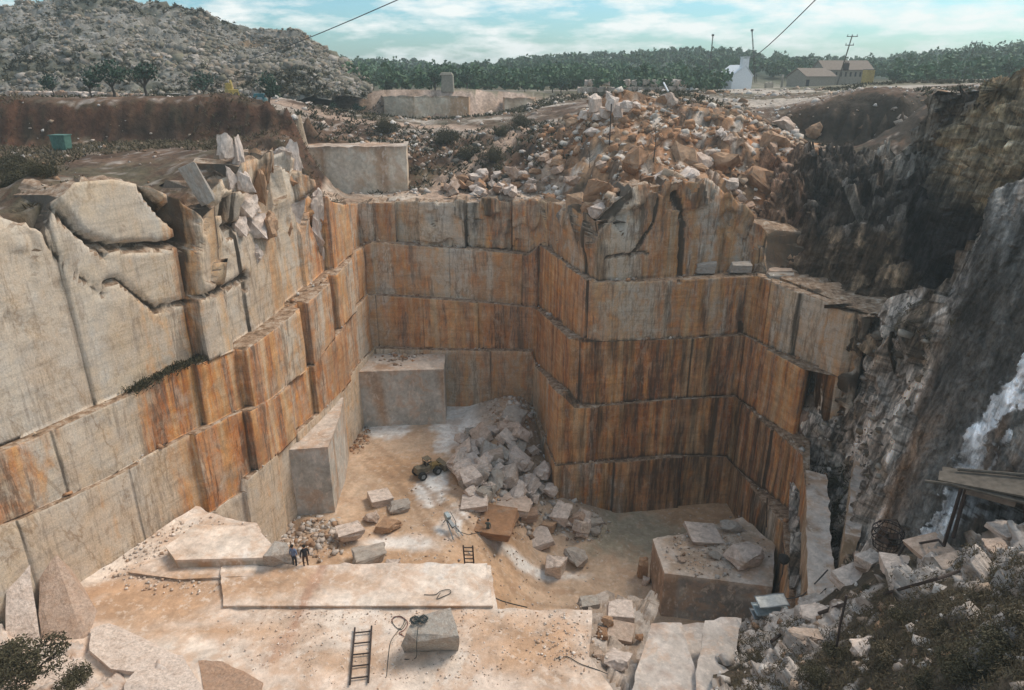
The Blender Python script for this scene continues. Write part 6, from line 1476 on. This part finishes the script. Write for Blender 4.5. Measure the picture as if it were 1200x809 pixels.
# ================================================================== PEOPLE
def person(loc, rz, pose, mats, lab, parts=None):
    J = {'pel': (0, 0, .95), 'spn': (0, .0, 1.15), 'chs': (0, 0, 1.36), 'nck': (0, .01, 1.50), 'hd1': (0, .02, 1.60), 'hd2': (0, .03, 1.70)}
    for s_, n_ in ((-1, 'l'), (1, 'r')):
        J['hip' + n_] = (s_ * .10, 0, .90); J['kne' + n_] = (s_ * .12, -.02, .49); J['ank' + n_] = (s_ * .12, .02, .09); J['toe' + n_] = (s_ * .14, -.15, .04)
        J['sho' + n_] = (s_ * .19, 0, 1.42); J['elb' + n_] = (s_ * .26, .03, 1.14); J['wri' + n_] = (s_ * .27, -.04, .90); J['hnd' + n_] = (s_ * .27, -.07, .82)
        for i in range(4): J['f%d%s' % (i, n_)] = (s_ * (.245 + .015 * i), -.10 - .02 * (1.5 - abs(i - 1.5)), .755 + .008 * abs(i - 1.2))
        J['th' + n_] = (s_ * .23, -.12, .81)
    J.update(pose)
    E = [('pel', 'spn'), ('spn', 'chs'), ('chs', 'nck'), ('nck', 'hd1'), ('hd1', 'hd2')]
    for n_ in 'lr':
        E += [('pel', 'hip' + n_), ('hip' + n_, 'kne' + n_), ('kne' + n_, 'ank' + n_), ('ank' + n_, 'toe' + n_), ('chs', 'sho' + n_), ('sho' + n_, 'elb' + n_), ('elb' + n_, 'wri' + n_), ('wri' + n_, 'hnd' + n_), ('hnd' + n_, 'th' + n_)] + [('hnd' + n_, 'f%d%s' % (i, n_)) for i in range(4)]
    RAD = {'pel': .145, 'spn': .13, 'chs': .155, 'nck': .06, 'hd1': .085, 'hd2': .095, 'hip': .095, 'kne': .065, 'ank': .05, 'toe': .04, 'sho': .07, 'elb': .048, 'wri': .034, 'hnd': .036}
    names = list(J); me = bpy.data.meshes.new('person'); me.from_pydata([J[n_] for n_ in names], [(names.index(a_), names.index(b_)) for a_, b_ in E], [])
    o = bpy.data.objects.new('person', me); COL.objects.link(o); sk = o.modifiers.new('s', 'SKIN'); me.skin_vertices or None
    for i, n_ in enumerate(names):
        r_ = RAD.get(n_, RAD.get(n_[:-1], .011)); me.skin_vertices[0].data[i].radius = (r_, r_ * (.8 if n_ in ('pel', 'spn', 'chs') else 1)); me.skin_vertices[0].data[i].use_root = (n_ == 'pel')
    o.modifiers.new('d', 'SUBSURF').levels = 1; o.modifiers['d'].render_levels = 1
    dg = bpy.context.evaluated_depsgraph_get(); ev = o.evaluated_get(dg); m2 = bpy.data.meshes.new_from_object(ev); o.modifiers.clear(); o.data = m2; m2.materials.clear()
    for m in (mats[0], mats[1], 'skin', 'black'): m2.materials.append(M[m])
    hd = Vector(J['hd2']); tz = J['pel'][2]
    for f in m2.polygons:
        c_ = f.center; k_ = 0
        if c_.z < tz + .03 and abs(c_.x) < .22 and (c_.z < tz - .2 or abs(c_.x) < .2): k_ = 1
        if c_.z < .10: k_ = 3
        if (c_ - hd).length < .17 or c_.z > J['nck'][2] + .02: k_ = 2
        for n_ in 'lr':
            if (c_ - Vector(J['hnd' + n_])).length < .12: k_ = 2
        f.material_index = k_; f.use_smooth = True
    o.location = tuple(loc); o.rotation_euler = (0, 0, rz); tag(o, lab, 'person')
    bm = bmesh.new(); bmesh.ops.create_uvsphere(bm, u_segments=14, v_segments=10, radius=.115)
    bmesh.ops.delete(bm, geom=[v for v in bm.verts if v.co.z < -.02 and v.co.y < .03], context='VERTS')
    hm = bpy.data.meshes.new('hair'); bm.to_mesh(hm); bm.free(); hm.materials.append(M['hair']); h_ = bpy.data.objects.new('hair', hm); COL.objects.link(h_); h_.parent = o; h_.location = hd + Vector((0, .015, .02))
    fc = MB(); fc.box((0, -.105, -.02), (.025, .035, .045), taper=.5); fc.build('nose', M['skin'], h_).location = (0, 0, -.04)
    return o
hips = {'elbl': (-.34, .06, 1.16), 'wril': (-.20, -.06, 1.02), 'hndl': (-.15, -.10, .99), 'f0l': (-.10, -.12, .97), 'f1l': (-.10, -.12, .985), 'f2l': (-.10, -.12, 1.0), 'f3l': (-.11, -.12, 1.012), 'thl': (-.16, -.13, 1.03)}
person(atz(346, 665, ZP), R(160), dict(hips, kner=(.14, -.06, .49)), ('blue_cloth', 'dark_cloth'), 'person in a blue shirt and dark trousers standing at the plateau edge')
person(atz(359, 665, ZP), R(-150), {'kner': (.13, -.05, .49)}, ('dark_cloth', 'brown_cloth'), 'person in dark brown clothes standing right of the one in blue')
pp_ = floor_pt(572, 628); person((pp_[0], pp_[1], pp_[2]), R(170), {'nck': (0, -.05, 1.49), 'hd1': (0, -.09, 1.58), 'hd2': (0, -.12, 1.67), 'elbr': (.30, -.14, 1.18), 'wrir': (.20, -.36, 1.14), 'hndr': (.18, -.43, 1.13), 'f0r': (.15, -.5, 1.12), 'f1r': (.17, -.51, 1.12), 'f2r': (.19, -.51, 1.12), 'f3r': (.21, -.5, 1.12), 'thr': (.14, -.45, 1.16)}, ('grey_cloth', 'dark_cloth'), 'person in grey green clothes working at the long reddish block')

# ================================================================== RIGHT FOREGROUND THINGS
def bank(px, py, dz=0.0): q_ = on_sheet(VC, px, py); q_[2] += dz; return q_
def bankY(px, py, dY=-.25):
    q_ = on_sheet(VC, px, py); return at(px, py, q_[1] + dY)
def rod(pts, r, m, name, lab, cat): mb = MB(); mb.tube([tuple(q_) for q_ in pts], r, 7); return tag(mb.build(name, M[m]), lab, cat)
rod([bankY(904, 752, -.8), bankY(940, 726, -1.6), bankY(988, 709, -1.6)], .10, 'rust', 'iron_pole', 'thick dark iron pole lying from the white rocks to the rusty post', 'pole')
rod([bankY(1036, 696, -1.0), bankY(1100, 678, -1.5), bankY(1165, 654, -1.4)], .07, 'rust', 'iron_pole', 'long thin iron pole lying across the bank towards the right edge', 'pole')
rod([bankY(978, 772, -.2), at(984, 735, bankY(978, 772, -.2)[1] + .3), at(992, 698, bankY(978, 772, -.2)[1] + .5)], .055, 'rust', 'rusty_post', 'thin rusty post standing upright on the right bank', 'post')
rod([bankY(1050, 656, -1.2), bankY(1060, 640, -1.2), bankY(1100, 633, -1.0), bankY(1106, 640, -1.0)], .06, 'rust', 'handrail', 'bent dark handrail above the long pale slab', 'handrail')
hose([at(922, 702, 37.5), at(940, 698, 36.5), at(955, 684, 36), at(970, 668, 35.6)], .05, 'cable', 'upper dark cable dropping from the bank to the blue sheets', 'cable')
hose([at(926, 722, 36.4), at(945, 712, 35.6), at(958, 700, 35), at(968, 690, 34.6)], .05, 'cable', 'lower dark cable dropping from the bank to the blue sheets', 'cable')
# blue sheets
c0 = at(902, 722, 36.0); root = empty('metal_sheets', c0, .12); tag(root, 'stack of blue grey corrugated metal sheets on pale rocks', 'metal sheets')
for i, (dz, w_, m) in enumerate([(1.15, 1.7, 'steel'), (.55, 1.9, 'blue_paint'), (.1, 2.0, 'steel')]):
    nx, ny = 26, 8; xs = np.linspace(-w_ * .62, w_ * .62, nx); ys = np.linspace(-.45, .55, ny); V = []
    for y_ in ys:
        for x_ in xs: V.append((x_, y_, dz + .22 * (y_ + .45) + .035 * math.sin((y_ + i) * 22) + .03 * math.sin(x_ * 3)))
    V = np.array(V); V2 = V - np.array([0, 0, .05]); F = grid_faces(ny, nx); F2 = F[:, ::-1] + len(V); ed = []
    for i_ in range(nx - 1): ed.append([i_ + 1, i_, i_ + len(V), i_ + 1 + len(V)]); b_ = (ny - 1) * nx; ed.append([b_ + i_, b_ + i_ + 1, b_ + i_ + 1 + len(V), b_ + i_ + len(V)])
    for j_ in range(ny - 1): ed.append([j_ * nx, (j_ + 1) * nx, (j_ + 1) * nx + len(V), j_ * nx + len(V)]); ed.append([(j_ + 1) * nx - 1 + nx, (j_ + 1) * nx - 1, (j_ + 1) * nx - 1 + len(V), (j_ + 1) * nx - 1 + nx + len(V)])
    mesh_np('sheet', np.concatenate([V, V2]), np.concatenate([F, F2, np.array(ed)]), M[m], root)
boulder(c0 + np.array([-.6, .2, -1.3]), (1.4, 1.2, 1.3), 'white_block', 'r', label='pale stone carrying the left end of the blue metal sheets', sink=0); boulder(c0 + np.array([.7, .3, -1.2]), (1.4, 1.2, 1.2), 'white_block', 'b', label='pale stone carrying the right end of the blue metal sheets', sink=0)
# black ball weight on a cable
c0 = at(919, 655, 41.5); root = empty('ball_weight', c0); tag(root, 'black ball weight hanging on a cable in front of the narrow wall', 'weight')
bm = bmesh.new(); bmesh.ops.create_icosphere(bm, subdivisions=2, radius=.42)
for v in bm.verts: v.co *= 1 + .12 * math.sin(v.co.x * 9 + v.co.y * 7 + v.co.z * 8)
m_ = bpy.data.meshes.new('ball'); bm.to_mesh(m_); bm.free(); m_.materials.append(M['black']); b_ = bpy.data.objects.new('ball', m_); COL.objects.link(b_); b_.parent = root
tp = Vector(at(917, 636, 41.5)) - Vector(c0); bt = Vector(at(912, 686, 41.5)) - Vector(c0); mb = MB(); mb.tube([(0, 0, .3), tp], .035, 5); mb.build('upper_cable', M['cable'], root); mb = MB(); mb.tube([(0, 0, -.3), tuple(Vector((0, 0, -.3)).lerp(bt, .5) + Vector((.12, 0, 0))), bt], .035, 5); mb.build('lower_cable', M['cable'], root)
rod([at(898, 618, 47), at(899, 584, 47)], .05, 'rust', 'iron_bar', 'short iron bar standing on the ledge of the right wall', 'bar')
# wire basket
c0 = at(1037, 640, 31.6); root = empty('wire_basket', c0); tag(root, 'rusty wire basket standing on the rocks below the leaning slab', 'basket')
def ring(r, z, t=.022): return [(r * math.cos(a_ * math.pi / 12), r * math.sin(a_ * math.pi / 12), z) for a_ in range(25)]
for z_, r_ in ((.0, .62), (.35, .72), (.7, .8), (1.05, .8), (1.3, .62)): mb = MB(); mb.tube(ring(r_, z_), .03, 5); mb.build('hoop', M['rust'], root)
mb = MB()
for i in range(22):
    a_ = i * 2 * math.pi / 22; mb.tube([(r_ * math.cos(a_), r_ * math.sin(a_), z_) for z_, r_ in ((0, .62), (.35, .72), (.7, .8), (1.05, .8), (1.3, .62))], .016, 4)
mb.build('wire_mesh', M['rust'], root); mb = MB(); mb.tube([(-.62, 0, 1.3), (-.3, 0, 1.75), (.3, 0, 1.75), (.62, 0, 1.3)], .03, 6); mb.build('handle', M['rust'], root)
mb = MB(); [mb.box((.3 * math.cos(i * 2.1), .3 * math.sin(i * 2.1), .2 + .14 * i), (.5, .4, .3), rz=i, rx=.3 * i) for i in range(5)]; mb.build('filling', M['brown_cloth'], root)
# plank shelter over the hollow
root = empty('plank_shelter', at(1160, 580, 26.5)); o0 = Vector(at(1160, 580, 26.5)); tag(root, 'roof of weathered planks and poles over the dark hollow', 'shelter')
def rel(*a_): return Vector(at(*a_)) - o0
for i, (a_, b_, c_, d_) in enumerate([((1104, 553, 27.2), (1240, 572, 25.0), .13, .5), ((1100, 558, 26.8), (1240, 584, 24.4), .12, .5), ((1118, 564, 26.4), (1240, 594, 24.2), .12, .6)]):
    A_, B_ = rel(*a_), rel(*b_); d = (B_ - A_); L = d.length; mb = MB(); mb.box(tuple((A_ + B_) / 2), (L, .75, .09), rz=math.atan2(d.y, d.x), ry=-math.asin(d.z / L), rx=.12); mb.build('plank', M['wood'], root)
for (a_, b_) in (((1084, 564, 26.6), (1236, 583, 24.6)), ((1122, 550, 27.0), (1240, 560, 25.4))): mb = MB(); mb.tube([rel(*a_), rel(*b_)], .07, 6); mb.build('beam', M['wood'], root)
for (a_, b_) in (((1130, 562, 27.0), (1106, 640, 27.2)), ((1134, 566, 26.6), (1117, 630, 26.8)), ((1200, 575, 25.2), (1204, 632, 25.0))): mb = MB(); mb.tube([rel(*a_), rel(*b_)], .085, 6); mb.build('post', M['rust'], root)
mb = MB(); A_, B_ = rel(1132, 578, 26.2), rel(1192, 585, 25.4); mb.box(tuple((A_ + B_) / 2), ((B_ - A_).length, .08, .45), rz=math.atan2((B_ - A_).y, (B_ - A_).x), ry=.08); mb.build('board', M['roof'], root)
# thin post and dead saplings on the heap
p = on_ground(714, 172, 66, 100); rod([p, p + np.array([0, 0, 4.6])], .07, 'rust', 'iron_post', 'thin dark iron post standing on the heap below the white blocks', 'post')
def sapling(px, py, h, lab):
    p = on_ground(px, py, 62, 110); root = empty('dead_sapling', p); tag(root, lab, 'tree'); mb = MB(); mb.tube([(0, 0, -.3), (.1, 0, h * .5), (-.05, 0, h)], .07, 5, .02); mb.build('trunk', M['bark'], root); mb = MB()
    for i in range(9): z = h * (.35 + .07 * i); a_ = i * 2.4; mb.tube([(0, 0, z), (math.cos(a_) * h * .16, math.sin(a_) * h * .16, z + h * .1), (math.cos(a_) * h * .26, math.sin(a_) * h * .26, z + h * .24)], .028, 4, .008)
    mb.build('branch', M['bark'], root)
sapling(765, 200, 3.4, 'leafless sapling on the orange heap above the buttress'); sapling(690, 200, 2.0, 'short dead sapling at the left side of the orange heap')
# white pipe on the far edge
rod([gp(777, 130) + Vector((0, 0, 1.6)), gp(783, 126) + Vector((0, 0, .3))], .14, 'white', 'pipe', 'short white pipe leaning on the crest behind the heap', 'pipe')
# open top of the left: white stone on the heap edge already built above

# ================================================================== AIR
hz_, hnt, hb = newmat('haze_air'); hnt.nodes.remove(hb)
pv = hnt.nodes.new('ShaderNodeVolumePrincipled'); pv.inputs['Color'].default_value = (0.84, 0.95, 0.95, 1); pv.inputs['Density'].default_value = 0.0006; pv.inputs['Anisotropy'].default_value = 0.2
hnt.links.new(pv.outputs[0], [n for n in hnt.nodes if n.type == 'OUTPUT_MATERIAL'][0].inputs['Volume'])
mb = MB(); mb.box((0, 450, -16), (2100, 1360, 88)); tag(mb.build('haze', hz_), 'thin pale air over the quarry', None, None, 'stuff')
